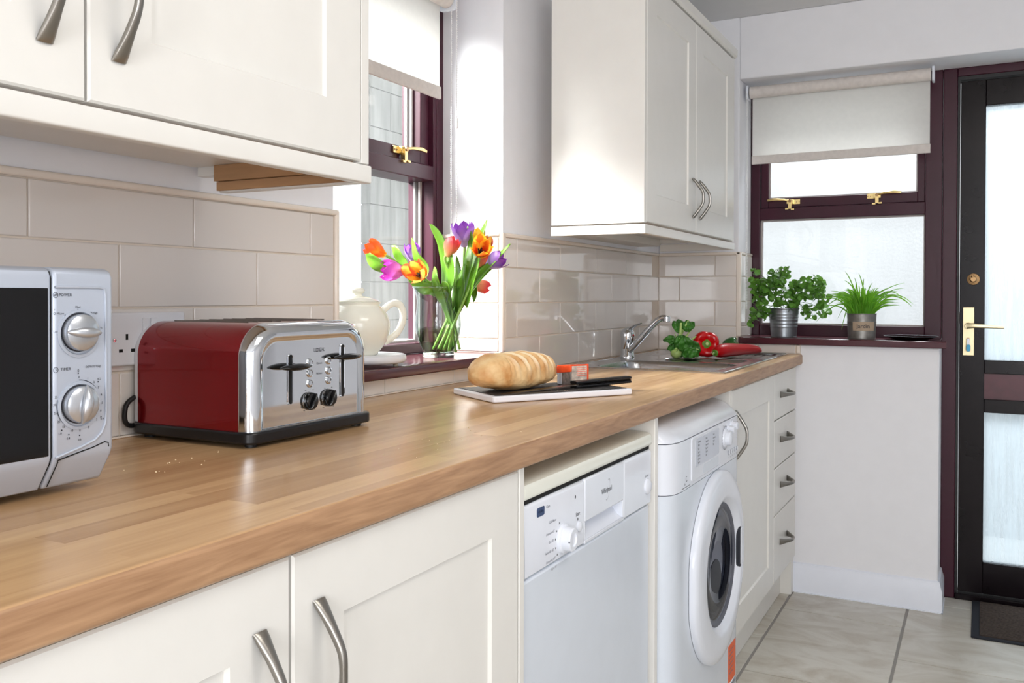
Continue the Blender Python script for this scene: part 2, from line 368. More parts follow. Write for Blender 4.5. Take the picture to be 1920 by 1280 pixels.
def ring(bm, M, r0, r1, a0=0, a1=360, seg=40, d=.0003):
    n = max(2, int(seg*abs(a1-a0)/360)); A = []; B = []
    for i in range(n+1):
        a = radians(a0+(a1-a0)*i/n); A.append(bm.verts.new(M @ Vector((r0*cos(a), r0*sin(a), d)))); B.append(bm.verts.new(M @ Vector((r1*cos(a), r1*sin(a), d))))
    for i in range(n): bm.faces.new((A[i], A[i+1], B[i+1], B[i]))
def rectm(bm, M, x0, x1, y0, y1, d=.0003):
    bm.faces.new([bm.verts.new(M @ Vector(p)) for p in ((x0, y0, d), (x1, y0, d), (x1, y1, d), (x0, y1, d))])
# ============================================================ THE SETTING
WY0, WY1, W1Z0, W1Z1 = 1.445, 2.175, .947, 2.02      # left window opening
FX0, FX1, FZ1 = .328, 1.95, 1.984                   # far opening (window + door)
CEIL = 2.228
b = nb()
box(b, -.312, 0, -3.6, WY0, 0, CEIL); box(b, -.312, 0, WY1, 3.9, 0, CEIL); box(b, -.312, 0, WY0, WY1, 0, W1Z0); box(b, -.312, 0, WY0, WY1, W1Z1, CEIL)
wl = part('wall_left', b, 'plaster', kind='structure')
b = nb(); box(b, 0, FX0, 3.526, 3.9, 0, CEIL); box(b, FX0, 2.6, 3.526, 3.9, FZ1, CEIL); box(b, FX0, 1.045, 3.526, 3.9, 0, .946); box(b, FX1, 2.6, 3.526, 3.9, 0, FZ1)
wf = part('wall_far', b, 'plaster', bevel=.004, kind='structure')
b = nb(); box(b, 2.6, 2.9, -.3, 3.9, 0, CEIL); box(b, 2.6, 2.9, -3.6, -.3, 0, .9); box(b, 2.6, 2.9, -3.6, -1.45, .9, CEIL); box(b, 2.6, 2.9, -1.45, -.3, 2.05, CEIL)
part('wall_right', b, 'plaster', kind='structure')
b = nb(); box(b, -.45, 2.9, -3.9, -3.6, 0, CEIL); part('wall_back', b, 'plaster', kind='structure')
b = nb(); box(b, -.45, 2.9, -3.9, 3.9, CEIL, CEIL+.15); part('ceiling', b, 'ceiling_paint', kind='structure')
# floor: grout bed with stone tiles in running bond
b = nb(); box(b, -.45, 2.9, -3.9, 3.9, -.1, -.0025); fl = part('floor', b, 'floor_grout', kind='structure')
b = nb(); xs = [-.27, .139, .543, .947, 1.351, 1.755, 2.159, 2.563]
for i in range(len(xs)-1):
    off = (2.705 if i % 2 == 0 else 3.007)
    for k in range(-11, 3):
        y0 = off+.6*k; y1 = min(y0+.6, 3.72); y0 = max(y0, -3.6)
        if y1 > y0+.02: box(b, xs[i]+.0045, min(xs[i+1], 2.6)-.0045, y0+.0022, y1-.0022, -.004, 0)
part('floor_tiles', b, 'stone_tile', fl, bevel=.0012, seg=1)

# wall tiling, built tile by tile (bevelled edges make the grout lines)
ZR = [(.9125, 1.0105), (1.0125, 1.1095), (1.1115, 1.209), (1.211, 1.293)]
b = nb(); box(b, -.001, .0005, -.6, WY0+.006, .9, 1.302); box(b, -.001, .0005, WY1-.004, 3.52, .9, 1.302); box(b, -.001, .0005, WY0, WY1, .9, .946)
box(b, 0, FX0, 3.5185, 3.527, .9, 1.302); box(b, FX0, .566, 3.5185, 3.527, .9, .945)
box(b, -.2, 0, WY1-.009, WY1+.001, .972, 1.302); box(b, FX0-.001, FX0+.007, 3.52, 3.72, .97, 1.302)
part('tile_grout', b, 'grout', wl)
b = nb()
for r_, (z0, z1) in enumerate(ZR):
    o0 = .782 if r_ % 2 == 1 else .93
    js = [o0+.2945*k for k in range(-6, 10)]
    for y0, y1 in zip(js, js[1:]):
        for lo, hi in ((-.6, WY0-.002), (WY1+.012, 3.516)):
            a, c = max(y0, lo), min(y1, hi)
            if c-a > .012: box(b, -.002, .0035, a+.0012, c-.0012, z0+.0005, z1-.0005)
    xs_ = [0, .091, .322] if r_ % 2 == 0 else [0, .236, .322]
    for x0, x1 in zip(xs_, xs_[1:]): box(b, x0+.0042 if x0 == 0 else x0+.0012, x1-.0012, 3.515, 3.524, z0+.0005, z1-.0005)
    for x0, x1 in ((-.19, -.11), (-.11, -.008)) if r_ % 2 else ((-.19, -.008),): box(b, x0+.001, x1-.001, WY1-.0125, WY1-.004, max(z0, .975)+.0005, z1-.0005)
    for y0, y1 in ((3.53, 3.6), (3.6, 3.715)) if r_ % 2 else ((3.53, 3.715),): box(b, FX0+.004, FX0+.0095, y0+.001, y1-.001, max(z0, .973)+.0005, z1-.0005)
for y0, y1 in ((WY0, 1.62), (1.62, 1.915), (1.915, WY1+.012)): box(b, -.002, .0035, y0, y1-.0015, .9125, .9455)
box(b, FX0+.0, .405, 3.515, 3.524, .9125, .9445); box(b, .4075, .548, 3.515, 3.524, .9125, .9445)
part('wall_tiles', b, 'tile', wl, bevel=.0018, seg=3)
b = nb()
box(b, -.001, .008, -.6, WY0+.008, 1.294, 1.306); box(b, -.001, .008, WY0+.0, WY0+.012, .97, 1.306)
box(b, -.001, .008, WY1-.004, 3.515, 1.294, 1.306); box(b, -.006, .008, WY1-.012, WY1+.006, .974, 1.306); box(b, -.195, -.003, WY1-.0145, WY1-.002, 1.295, 1.306)
box(b, .004, FX0+.01, 3.512, 3.523, 1.294, 1.306); box(b, FX0-.008, FX0+.0115, 3.512, 3.53, .972, 1.306); box(b, FX0+.002, FX0+.0115, 3.53, 3.717, 1.295, 1.306)
box(b, .551, .566, 3.512, 3.524, .9125, .945)
part('tile_edge_trim', b, 'tile_trim', wl, bevel=.004, seg=3)

# skirting round the low wall
prof = [(0, 0), (.014, 0), (.014, .078), (.008, .096), (.0065, .108), (0, .112)]
def skirting(name, path_fn, a0, a1): pass
b = nb(); n = len(prof); rows = []
for st in range(4):
    row = []
    for (d, z) in prof:
        if st == 0: p = (.507, 3.526-d, z)
        elif st == 1: p = (1.045+d, 3.526-d, z)
        elif st == 2: p = (1.045+d, 3.717, z)
        else: p = (1.045, 3.717, z)
        row.append(b.verts.new(p))
    rows.append(row)
for a, c in ((0, 1), (1, 2)):
    for i in range(n-1): b.faces.new((rows[a][i], rows[a][i+1], rows[c][i+1], rows[c][i]))
b.faces.new(rows[0]); b.faces.new(rows[2][::-1])
part('baseboard_far', b, 'skirting', kind='structure', smooth=20)
b = nb(); box(b, .507, 1.0615, 3.508, 3.513, 0, .003); box(b, 1.058, 1.0625, 3.508, 3.7, 0, .003); part('trim_1', b, 'white_gloss', kind='structure')

# ---------------- window 1 (left wall)
def root(name, kind='structure'):
    o = bpy.data.objects.new(name, None); COL.objects.link(o); o['kind'] = kind; o['_M'] = 1; ROOTS[o.name] = Matrix(); return o
w1 = root('window_1')
XF = -.197
b = nb()
box(b, -.285, XF, 2.128, 2.1755, .972, 2.02); box(b, -.285, XF, WY0, 1.49, .972, 2.02); box(b, -.285, XF, 1.489, 2.129, .972, 1.0); box(b, -.285, XF, 1.489, 2.129, 1.975, 2.02)
box(b, -.285, XF, 1.489, 2.129, 1.4535, 1.4965)
part('window_frame', b, 'maroon', w1, bevel=.003)
b = nb(); box(b, XF-.003, XF+.002, 2.143, 2.1755, .972, 2.02); part('frame_bead', b, 'maroon', w1, bevel=.0015)
b = nb()  # top-hung sash
box(b, -.275, -.212, 2.083, 2.125, 1.498, 1.972); box(b, -.275, -.212, 1.492, 1.53, 1.498, 1.972); box(b, -.275, -.212, 1.53, 2.083, 1.498, 1.534); box(b, -.275, -.212, 1.53, 2.083, 1.935, 1.972)
part('sash', b, 'maroon', w1, bevel=.002)
b = nb(); box(b, -.247, -.243, 1.489, 2.13, .999, 1.455); box(b, -.247, -.243, 1.529, 2.085, 1.533, 1.937); part('glass_pane', b, 'wet_pane', w1)
b = nb()
for (y0, y1, z0, z1) in ((2.118, 2.13, 1.0, 1.4535), (2.075, 2.085, 1.534, 1.936)):
    box(b, -.243, -.237, y0, y1, z0, z1); box(b, -.257, -.251, y0-.004, y1, z0, z1)
box(b, -.31, -.25, 1.489, 2.13, .975, 1.006)
part('glazing_bead', b, 'exterior_frame', w1)
b = nb(); prism(b, rrect(-.205, .03, .947, .972, .006, 4, (1, 0, 0, 1)), 1, WY0-.0, 2.243); box(b, -.205, -.001, WY0, WY1, .947, .9715)
v = [x for x in b.verts if x.co.x > -.004]
sl = nb()
prism(sl, rrect(-.003, .03, .947, .9715, .005, 4, (1, 0, 0, 1)), 1, 1.385, 2.243); box(sl, -.205, -.003, WY0, WY1, .947, .9715)
b.free(); part('window_sill', sl, 'maroon_sill', w1, bevel=.001)
def fastener(parent, M, flip=1):
    """brass wedge fastener, local: x along the rail, z up, -y into the room"""
    b = nb(); s = flip; M = M @ Matrix.Diagonal((1.12, 1.25, 1.3, 1))
    def bx(x0, x1, y0, y1, z0, z1): box(b, min(s*x0, s*x1), max(s*x0, s*x1), y0, y1, z0, z1, M)
    bx(-.034, -.004, -.004, 0, -.007, .008); bx(-.012, .012, -.012, 0, -.006, .008)
    sweep(b, [M @ Vector(p) for p in ((s*.002, -.014, .004), (s*.02, -.018, .007), (s*.055, -.02, .009), (s*.078, -.02, .007))], [.006, .005, .006, .0045], [.004, .004, .006, .005], up=(0, 0, 1), k=8, power=.6)
    bx(-.006, .006, -.016, -.004, -.022, .004); bx(-.016, -.004, -.018, -.006, -.026, -.021); bx(.004, .016, -.018, -.006, -.024, -.019)
    f = part('fastener', b, 'brass', parent, bevel=.001)
    b = nb(); cyl(b, M @ Vector((0, -.019, .003)), M @ Vector((0, -.01, .003)), .006, seg=12)
    for xx in (-.022, -.031): cyl(b, M @ Vector((s*xx, -.0052, 0)), M @ Vector((s*xx, -.003, 0)), .002, seg=8)
    part('pivot_screw', b, 'old_brass', f)
MW = Matrix(((0, -1, 0, -.211), (1, 0, 0, 1.985), (0, 0, 1, 1.52), (0, 0, 0, 1)))   # local -y -> +x
fastener(w1, MW)

# ---------------- window 2 + door frame (far wall), one joinery set
YF = 3.722
w2 = root('window_2')
b = nb()
box(b, .329, .366, YF, YF+.075, .97, 1.984); box(b, .985, 1.043, YF, YF+.075, .97, 1.984)
box(b, .366, .985, YF, YF+.075, .97, 1.016); box(b, .366, .985, YF, YF+.075, 1.444, 1.491); box(b, .366, .985, YF, YF+.075, 1.945, 1.984)
part('window_frame', b, 'maroon', w2, bevel=.0025)
b = nb()
box(b, .369, .398, YF+.012, YF+.06, 1.493, 1.943); box(b, .958, .983, YF+.012, YF+.06, 1.493, 1.943); box(b, .398, .958, YF+.012, YF+.06, 1.493, 1.531); box(b, .398, .958, YF+.012, YF+.06, 1.91, 1.943)
part('sash', b, 'maroon', w2, bevel=.002)
b = nb(); box(b, .365, .986, YF+.036, YF+.04, 1.015, 1.445); box(b, .397, .959, YF+.036, YF+.04, 1.53, 1.911); part('glass_pane', b, 'window_pane', w2)
b = nb()
for (x0, x1, z0, z1) in ((.366, .985, 1.016, 1.444), (.398, .958, 1.531, 1.91)):
    box(b, x0, x0+.006, YF+.028, YF+.036, z0, z1); box(b, x1-.006, x1, YF+.028, YF+.036, z0, z1); box(b, x0+.006, x1-.006, YF+.028, YF+.036, z0, z0+.006); box(b, x0+.006, x1-.006, YF+.028, YF+.036, z1-.006, z1)
part('glazing_bead', b, 'exterior_frame', w2)
b = nb(); box(b, .3375, 1.045, 3.526, YF+.005, .9465, .9715); prism(b, [(3.526, .9465), (3.526, .9715), (3.5, .9715), (3.495, .968), (3.495, .949), (3.497, .9465)], 0, .3375, 1.068)
part('window_sill', b, 'maroon_sill', w2, bevel=.001)
fastener(w2, T(.487, YF+.012, 1.513), -1); fastener(w2, T(.815, YF+.012, 1.521), 1)
dr = root('door_1')
b = nb()
box(b, 1.045, 1.093, YF, YF+.075, 0, 1.984); box(b, 1.093, 1.87, YF, YF+.075, 1.952, 1.984); box(b, 1.87, 1.95, YF, YF+.075, 0, 1.984)
part('door_frame', b, 'maroon', dr, bevel=.0025)
b = nb(); box(b, 1.0935, 1.1015, YF+.004, YF+.06, .012, 1.9515); box(b, 1.1015, 1.868, YF+.004, YF+.06, 1.938, 1.9515); part('weather_seal', b, 'rubber_black', dr)
b = nb(); box(b, 1.094, 1.87, YF-.01, YF+.075, 0, .021); part('threshold', b, 'door_dark', dr, bevel=.003)
YD = 3.735
b = nb()
box(b, 1.1035, 1.187, YD, YD+.042, .026, 1.934); box(b, 1.782, 1.865, YD, YD+.042, .026, 1.934)
for (z0, z1) in ((1.838, 1.934), (.846, .896), (.701, .751), (.026, .142)): box(b, 1.187, 1.782, YD+.0005, YD+.0415, z0, z1)
dl = part('door_leaf', b, 'door_dark', dr, bevel=.002)
b = nb(); box(b, 1.186, 1.783, YD+.014, YD+.03, .75, .847); part('door_panel', b, 'door_panel_red', dr)
b = nb(); box(b, 1.186, 1.783, YD+.018, YD+.022, .895, 1.839); box(b, 1.186, 1.783, YD+.018, YD+.022, .141, .702); part('glass_pane', b, 'obscure_pane', dr)
b = nb(); box(b, 1.1355-.021, 1.1355+.0185, YD-.008, YD, .911, 1.0925); hp = part('handle_plate', b, 'satin_brass', dr, bevel=.002)
b = nb(); cyl(b, (1.134, YD-.008, 1.022), (1.134, YD-.04, 1.022), .0125, .011); sweep(b, catmull([(1.13, YD-.044, 1.023), (1.15, YD-.047, 1.024), (1.19, YD-.047, 1.022), (1.25, YD-.045, 1.0195)], 5), lambda t: .0085-.004*t, lambda t: .011-.006*t, up=(0, 0, 1), power=.8)
part('door_handle', b, 'satin_brass', hp, label='pale brass lever handle')
b = nb(); cyl(b, (1.134, YD-.008, .972), (1.134, YD-.016, .972), .006); part('keyhole', b, 'old_brass', hp)
b = nb(); lathe(b, [(.0, 0), (.022, 0), (.021, .004), (.012, .006), (.012, .022), (.009, .026), (0, .026)], 20, T(1.149, YD, 1.196) @ RX(90))
ring_pts = [(1.143+.0045*cos(a), YD-.027, 1.2065+.0055*sin(a)) for a in [2*pi*i/14 for i in range(15)]]
sweep(b, ring_pts, .0016, up=(0, 1, 0), k=6); part('latch_knob', b, 'old_brass', dr, label='old brass round latch knob')
b = nb(); box(b, 1.094, 1.1035, YD-.006, YD+.006, 1.03, 1.072); part('hinge_keep', b, 'galvanised_old', dr)
k = thing('door_key', 'small door key with a blue plastic head in the lock of the dark glazed door', 'key', (1.134, YD-.016, .972))
b = nb(); cyl(b, (1.134, YD-.017, .972), (1.134, YD-.03, .972), .004); box(b, 1.1295, 1.1385, YD-.034, YD-.03, .952, .976); part('key_blade', b, 'chrome', k)
b = nb(); prism(b, rrect(1.1275, 1.1415, .928, .954, .0065), 1, YD-.037, YD-.029); part('key_head', b, 'blue_plastic', k, bevel=.001)

# exterior seen through the panes
b = nb(); box(b, -6, 8, -8, 12, -.4, -.2); part('ground_outside', b, 'exterior_ground', kind='structure')
b = nb(); box(b, -1.5, 5, 5.6, 5.8, -.2, 3.3); part('exterior_wall_far', b, 'exterior_render', kind='structure')
b = nb()
for i in range(14):
    z0 = -.2+.2*i
    js = [3.7, 3.88, 4.065] if i % 2 else [3.7, 4.065]
    for y0, y1 in zip(js, js[1:]): box(b, -1.66, -1.6, y0+.0015, y1-.0015, z0+.002, z0+.198)
box(b, -1.656, -1.604, 3.704, 4.061, -.2, 2.6)
part('exterior_wall_left', b, 'exterior_block', kind='structure', bevel=.002, seg=1)

# ============================================================ ROLLER BLINDS
def blind(label, loc, rz, W, z_top, z_bot, dia, chain_z, chainside):
    """local x along the blind, y out of the room (wall side), z world"""
    t = thing('roller_blind', label, 'blind', loc, rz); t_m = ROOTS[t.name]
    def P(name, b, m, **k): return part(name, b, m, t, local=True, **k)
    r_ = dia/2; zc = z_top-r_
    b = nb(); cyl(b, (0, 0, zc), (W, 0, zc), r_, seg=28); P('roller', b, 'blind_roll')
    b = nb(); box(b, .004, W-.004, r_-.0025, r_-.0005, z_bot+.03, zc); P('fabric', b, 'blind_fabric')
    b = nb(); prism(b, rrect(r_-.007, r_+.002, z_bot, z_bot+.034, .003, 3), 0, .002, W-.002); P('hem_bar', b, 'blind_roll', bevel=.001)
    for x0 in (-.012, W+.004):
        b = nb(); prism(b, rrect(-r_-.004, r_+.006, zc-r_-.006, zc+r_+.004, .012), 0, x0, x0+.008); P('bracket', b, 'white_gloss', bevel=.001)
    xc = -.008 if chainside < 0 else W+.008
    for dy in (-.0085, .0085):
        b = nb(); z = zc
        while z > chain_z: 
            bmesh.ops.create_icosphere(b, subdivisions=1, radius=.0022, matrix=T(xc, -r_+.004+dy, z)); z -= .0062
        cyl(b, (xc, -r_+.004+dy, zc), (xc, -r_+.004+dy, chain_z), .0007, seg=6)
        P('bead_chain', b, 'chain_white')
    b = nb(); cyl(b, (xc, -r_-.0045, 1.585), (xc, -r_-.0045, 1.61), .0042, seg=10); P('chain_joiner', b, 'chain_white')
    return t
blind('cream roller blind half drawn over the window behind the red toaster', (-.112, 1.47, 0), 90, .59, 1.955, 1.665, .045, 1.02, 1)
blind('cream roller blind half drawn over the window with the two potted plants', (.353, 3.603, 0), 0, .655, 1.967, 1.66, .046, 1.08, -1)

# ============================================================ KITCHEN UNITS
def shaker_door(parent, x, y0, y1, z0, z1, st=.082, th=.019, name='door'):
    """door whose front faces +x; recessed centre panel with a chamfered step"""
    b = nb(); xb = x-th; ch = .003; dp = .005
    def ringv(a, xx): return [b.verts.new((xx, yy, zz)) for yy, zz in ((y0+a, z0+a), (y1-a, z0+a), (y1-a, z1-a), (y0+a, z1-a))]
    bk = ringv(0, xb); o1 = ringv(0, x-.0025); o2 = ringv(.0025, x); i1 = ringv(st, x); i2 = ringv(st+ch, x-dp)
    b.faces.new(bk[::-1])
    for A, B in ((bk, o1), (o1, o2), (o2, i1), (i1, i2)):
        for i in range(4): b.faces.new((A[i], A[(i+1) % 4], B[(i+1) % 4], B[i]))
    b.faces.new(i2); return part(name, b, 'cream', parent, smooth=20)
def bow_handle(parent, p, length, axis='z', out=.034, name='handle', wd=.0085):
    """satin bow handle with flared ends standing off a +x face; p = centre on the face"""
    h = length/2; ctl = [(.001, -h), (.006, -h*.9), (.019, -h*.62), (out*.93, -h*.3), (out, 0), (out*.93, h*.3), (.019, h*.62), (.006, h*.9), (.001, h)]
    pts = catmull([((p[0]+a, p[1], p[2]+c) if axis == 'z' else (p[0]+a, p[1]+c, p[2])) for a, c in ctl], 5)
    b = nb(); wv = [wd*1.1, wd, wd*.66, wd*.52, wd*.5, wd*.52, wd*.66, wd, wd*1.1]; hv = [.0025, .004, .0048, .0045, .004, .0045, .0048, .004, .0025]
    sweep(b, pts, wv if axis == 'z' else wv, hv, up=(1, 0, 0) if 0 else ((0, 0, 1) if axis == 'y' else (0, 1, 0)), k=12, power=.75) if 0 else None
    # section: broad axis lies in the plane of the face
    broad = Vector((0, 1, 0)) if axis == 'z' else Vector((0, 0, 1)); n = len(pts); rings = []
    for i, q in enumerate(pts):
        t = i/(n-1); tg = (pts[min(i+1, n-1)]-pts[max(i-1, 0)]).normalized(); nn = tg.cross(broad).normalized()
        s = t*(len(wv)-1); j = min(int(s), len(wv)-2); W = wv[j]+(wv[j+1]-wv[j])*(s-j); H = hv[j]+(hv[j+1]-hv[j])*(s-j); g = []
        for a in range(14):
            ca, sa = cos(2*pi*a/14), sin(2*pi*a/14); ca = math.copysign(abs(ca)**.7, ca); sa = math.copysign(abs(sa)**.8, sa); g.append(b.verts.new(q+broad*W*ca+nn*H*sa))
        rings.append(g)
    for A, B in zip(rings, rings[1:]):
        for j in range(14): b.faces.new((A[j], B[j], B[(j+1) % 14], A[(j+1) % 14]))
    b.faces.new(rings[0][::-1]); b.faces.new(rings[-1]); return part(name, b, 'brushed_nickel', parent, label='satin nickel bow handle', smooth=50)
def hollow(b, x0, x1, y0, y1, z0, z1, t=.018, open_top=True):
    box(b, x0, x1, y0, y0+t, z0, z1); box(b, x0, x1, y1-t, y1, z0, z1); box(b, x0, x0+t, y0+t, y1-t, z0, z1); box(b, x0+t, x1, y0+t, y1-t, z0, z0+t)
    if not open_top: box(b, x0+t, x1, y0+t, y1-t, z1-t, z1)
XD = .56
# far left pair of base cabinets, meeting at y .693
t = thing('base_cabinet', 'cream base cabinet under the near end of the worktop, bow handle at its right edge', 'cabinet', (.27, .4415, .1), group=None)
b = nb(); hollow(b, .005, .539, .19, .691, .15, .87); part('carcass', b, 'cream_plain', t)
d = shaker_door(t, XD, .193, .6905, .153, .866); bow_handle(d, (XD, .646, .733), .142)
t = thing('base_cabinet', 'cream base cabinet left of the white dishwasher, bow handle at its left edge', 'cabinet', (.27, .944, .1))
b = nb(); hollow(b, .005, .539, .692, 1.194, .15, .87); part('carcass', b, 'cream_plain', t)
d = shaker_door(t, XD, .6945, 1.1925, .153, .866); bow_handle(d, (XD, .733, .739), .142)
t = thing('base_cabinet', 'cream base cabinet at the near edge of the picture, left of the others', 'cabinet', (.27, -.06, .1))
b = nb(); hollow(b, .005, .539, -.312, .189, .15, .87); part('carcass', b, 'cream_plain', t)
shaker_door(t, XD, -.31, .1895, .153, .866)
for (y0, y1, lb) in ((1.1955, 1.2115, 'narrow cream end panel at the left side of the dishwasher'), (1.8275, 1.8475, 'narrow cream panel between the dishwasher and the washing machine'), (2.472, 2.489, 'narrow cream panel between the washing machine and the sink cabinet')):
    b = nb(); box(b, .02, .5605, y0, y1, 0, .8705); tag(part('end_panel', b, 'cream', None, bevel=.0015), lb, 'panel')
t = thing('sink_cabinet', 'cream base cabinet under the sink with one wide panelled door and bow handle', 'cabinet', (.27, 2.78, .1))
b = nb(); hollow(b, .02, .539, 2.4905, 3.072, .15, .85); part('carcass', b, 'cream_plain', t)
d = shaker_door(t, XD, 2.4925, 3.0715, .153, .866, st=.08); bow_handle(d, (XD, 2.53, .735), .142)
t = thing('drawer_unit', 'cream unit of four stacked drawers under the far end of the worktop', 'drawer unit', (.27, 3.28, .1))
b = nb(); hollow(b, .02, .539, 3.0735, 3.467, .15, .85); part('carcass', b, 'cream_plain', t)
for (z0, z1, zh) in ((.709, .866, .795), (.5465, .705, .64), (.3835, .5425, .482), (.153, .3795, .282)):
    b = nb(); box(b, .541, XD, 3.0755, 3.4655, z0, z1); d = part('drawer', b, 'cream', t, bevel=.003, seg=3); bow_handle(d, (XD, 3.235, zh-.006), .128, 'y', wd=.0105)
b = nb(); box(b, .3, .545, 3.468, 3.511, .0, .87); tag(part('filler_strip', b, 'cream', None, bevel=.001), 'narrow cream filler strip between the drawers and the far wall', 'panel')
b = nb(); box(b, .488, .505, 2.4905, 3.467, .001, .149); tag(part('plinth', b, 'cream', None, bevel=.001), 'long cream plinth board under the sink cabinet and drawers', 'plinth')
b = nb(); box(b, .488, .505, -.312, 1.194, .001, .149); tag(part('plinth', b, 'cream', None, bevel=.001), 'long cream plinth board under the near base cabinets', 'plinth')

# worktop with a cut-out for the sink
SX0, SX1, SY0, SY1 = .045, .533, 2.513, 3.452
t = thing('worktop', 'long oak-look block worktop running under the two windows', 'worktop', (.29, 1.55, .871))
XW0, XW1, YA, YB, Z0, Z1 = .0045, .5745, -.6, 3.5135, .8715, .9105
b = nb()
prism(b, rrect(XW0, XW1, Z0, Z1, .007, 5, (1, 0, 0, 1)), 1, YA, SY0+.01)
prism(b, rrect(SX1-.012, XW1, Z0, Z1, .007, 5, (1, 0, 0, 1)), 1, SY0+.01, SY1-.01)
prism(b, rrect(XW0, XW1, Z0, Z1, .007, 5, (1, 0, 0, 1)), 1, SY1-.01, YB)
box(b, XW0, SX0+.012, SY0+.01, SY1-.01, Z0, Z1)
bmesh.ops.remove_doubles(b, verts=b.verts, dist=1e-5)
o = part('worktop_board', b, 'oak_top', t, mats=['oak_front'])
for p in o.data.polygons:
    if p.normal.x > .55: p.material_index = 1
b = nb(); box(b, .0045, .011, -.6, 2.5, .9107, .9135); part('silicone_seal', b, 'tile_trim', t, bevel=.001)

# wall cabinets
def wall_cabinet(label, xb, XC, y_start, y_end, doors, handles, zt, xpan):
    t = thing('wall_cabinet', label, 'cabinet', (xb, (y_start+y_end)/2, 1.345))
    b = nb(); x1 = XC-.021; box(b, xb, x1, y_start+.019, y_end-.019, 1.345, 1.363); box(b, xb, x1, y_start+.019, y_end-.019, zt-.02, zt); box(b, xb, xb+.006, y_start+.019, y_end-.019, 1.363, zt-.02)
    part('carcass', b, 'cream_plain', t)
    for y0 in (y_start, y_end-.018):
        b = nb(); box(b, xpan, XC-.0005, y0, y0+.018, 1.3295, zt+.001); part('side_panel', b, 'cream', t, bevel=.001)
    for (y0, y1), hy in zip(doors, handles):
        d = shaker_door(t, XC, y0, y1, 1.3325, zt-.003, st=.08); bow_handle(d, (XC, hy, 1.4385 if xb > .05 else 1.457), .124 if xb > .05 else .15)
    return t
t = wall_cabinet('cream two-door wall cabinet at the upper left over the microwave', .008, .352, .13, 1.098, ((.1495, .614), (.617, 1.0785)), (.567, .653), 2.0, .008)
b = nb(); prism(b, rrect(.336, .3555, 1.3005, 1.3275, .003, 3), 1, .13, 1.0985); p = part('pelmet', b, 'cream', t)
b = nb(); box(b, .056, .336, 1.0825, 1.0985, 1.3005, 1.3275); part('pelmet_return', b, 'cream', p, bevel=.001)
b = nb(); box(b, .056, .335, 1.0765, 1.0825, 1.3035, 1.3175); box(b, .056, .335, 1.0705, 1.0825, 1.3185, 1.3445); part('raw_batten', b, 'raw_wood', p, label='raw brown wood batten')
t = wall_cabinet('cream two-door wall cabinet on the right above the sink', .094, .372, 2.29, 3.268, ((2.3085, 2.776), (2.779, 3.2485)), (2.742, 2.818), 1.998, .094)
b = nb(); prism(b, rrect(.358, .3745, 1.3, 1.3255, .002, 3), 1, 2.288, 3.268); p = part('pelmet', b, 'cream', t)
b = nb(); box(b, .094, .358, 2.288, 2.305, 1.3, 1.3255); part('pelmet_return', b, 'cream', p, bevel=.001)
b = nb(); box(b, .094, .358, 3.252, 3.268, 1.3, 1.3255); part('pelmet_return', b, 'cream', p, bevel=.001)
b = nb(); box(b, .0, .094, 2.52, 3.268, 1.32, 1.99); part('back_batten', b, 'cream_plain', t)
b = nb(); prism(b, [(.094, 2.0), (.374, 2.0), (.381, 2.006), (.383, 2.03), (.094, 2.03)], 1, 2.285, 3.272); part('cornice', b, 'cream', t, bevel=.001)


# ============================================================ SINK AND TAP
t = thing('sink', 'stainless steel inset sink with two bowls and a drainer', 'sink', (.3, 2.98, .91))
def inset(b, outer, bowls, z, rim, seg=6):
    """flat deck with rounded bowls sunk into it: built as a fine grid displaced by depth functions"""
    x0, x1, y0, y1 = outer; nx, ny = 98, 188
    def rr(x, y, cx0, cx1, cy0, cy1, r_):
        dx = max(cx0+r_-x, x-cx1+r_, 0); dy = max(cy0+r_-y, y-cy1+r_, 0); inside = -(max(cx0-x, x-cx1, cy0-y, y-cy1)); d = r_-sqrt(dx*dx+dy*dy); return min(d, inside if inside < r_ else r_) if (dx > 0 or dy > 0) else max(r_, min(inside, 9))
    G = []
    for i in range(nx+1):
        row = []
        for j in range(ny+1):
            x = x0+(x1-x0)*i/nx; y = y0+(y1-y0)*j/ny; zz = z
            e = min(x-x0, x1-x, y-y0, y1-y)
            if e > .012: zz -= .0022*min(1, (e-.012)/.006)
            for (a0, a1, c0, c1, rad, dep, soft) in bowls:
                d = rr(x, y, a0, a1, c0, c1, rad)
                if d > 0: s = min(1, d/soft); zz -= dep*(s*s*(3-2*s))
            if 3.13 < y < 3.41 and .1 < x < .49: zz -= .0018*(.5+.5*cos((x-.1)*2*pi/.032))
            row.append(b.verts.new((x, y, zz)))
        G.append(row)
    for i in range(nx):
        for j in range(ny): b.faces.new((G[i][j], G[i+1][j], G[i+1][j+1], G[i][j+1]))
    edge = [G[i][0] for i in range(nx+1)]+[G[nx][j] for j in range(1, ny+1)]+[G[i][ny] for i in range(nx-1, -1, -1)]+[G[0][j] for j in range(ny-1, 0, -1)]
    low = [b.verts.new((v.co.x+(.001 if v.co.x < .3 else -.001), v.co.y, .9108)) for v in edge]; n = len(edge)
    for i in range(n): b.faces.new((edge[i], low[i], low[(i+1) % n], edge[(i+1) % n]))
b = nb(); inset(b, (SX0, SX1, SY0, SY1), [(.115, .492, 2.555, 2.865, .05, .14, .03), (.19, .48, 2.91, 3.065, .045, .09, .025), (.085, .505, 3.105, 3.43, .03, .004, .01)], .9148, 0)
part('basin', b, 'stainless', t, smooth=60)
b = nb(); rp2 = rrect(SX0+.002, SX1-.002, SY0+.002, SY1-.002, .012); rp2.append(rp2[0]); sweep(b, [(x, y, .9146) for x, y in rp2], .003, .0018, up=(0, 0, 1), k=8); part('rolled_rim', b, 'chrome', t, smooth=60)
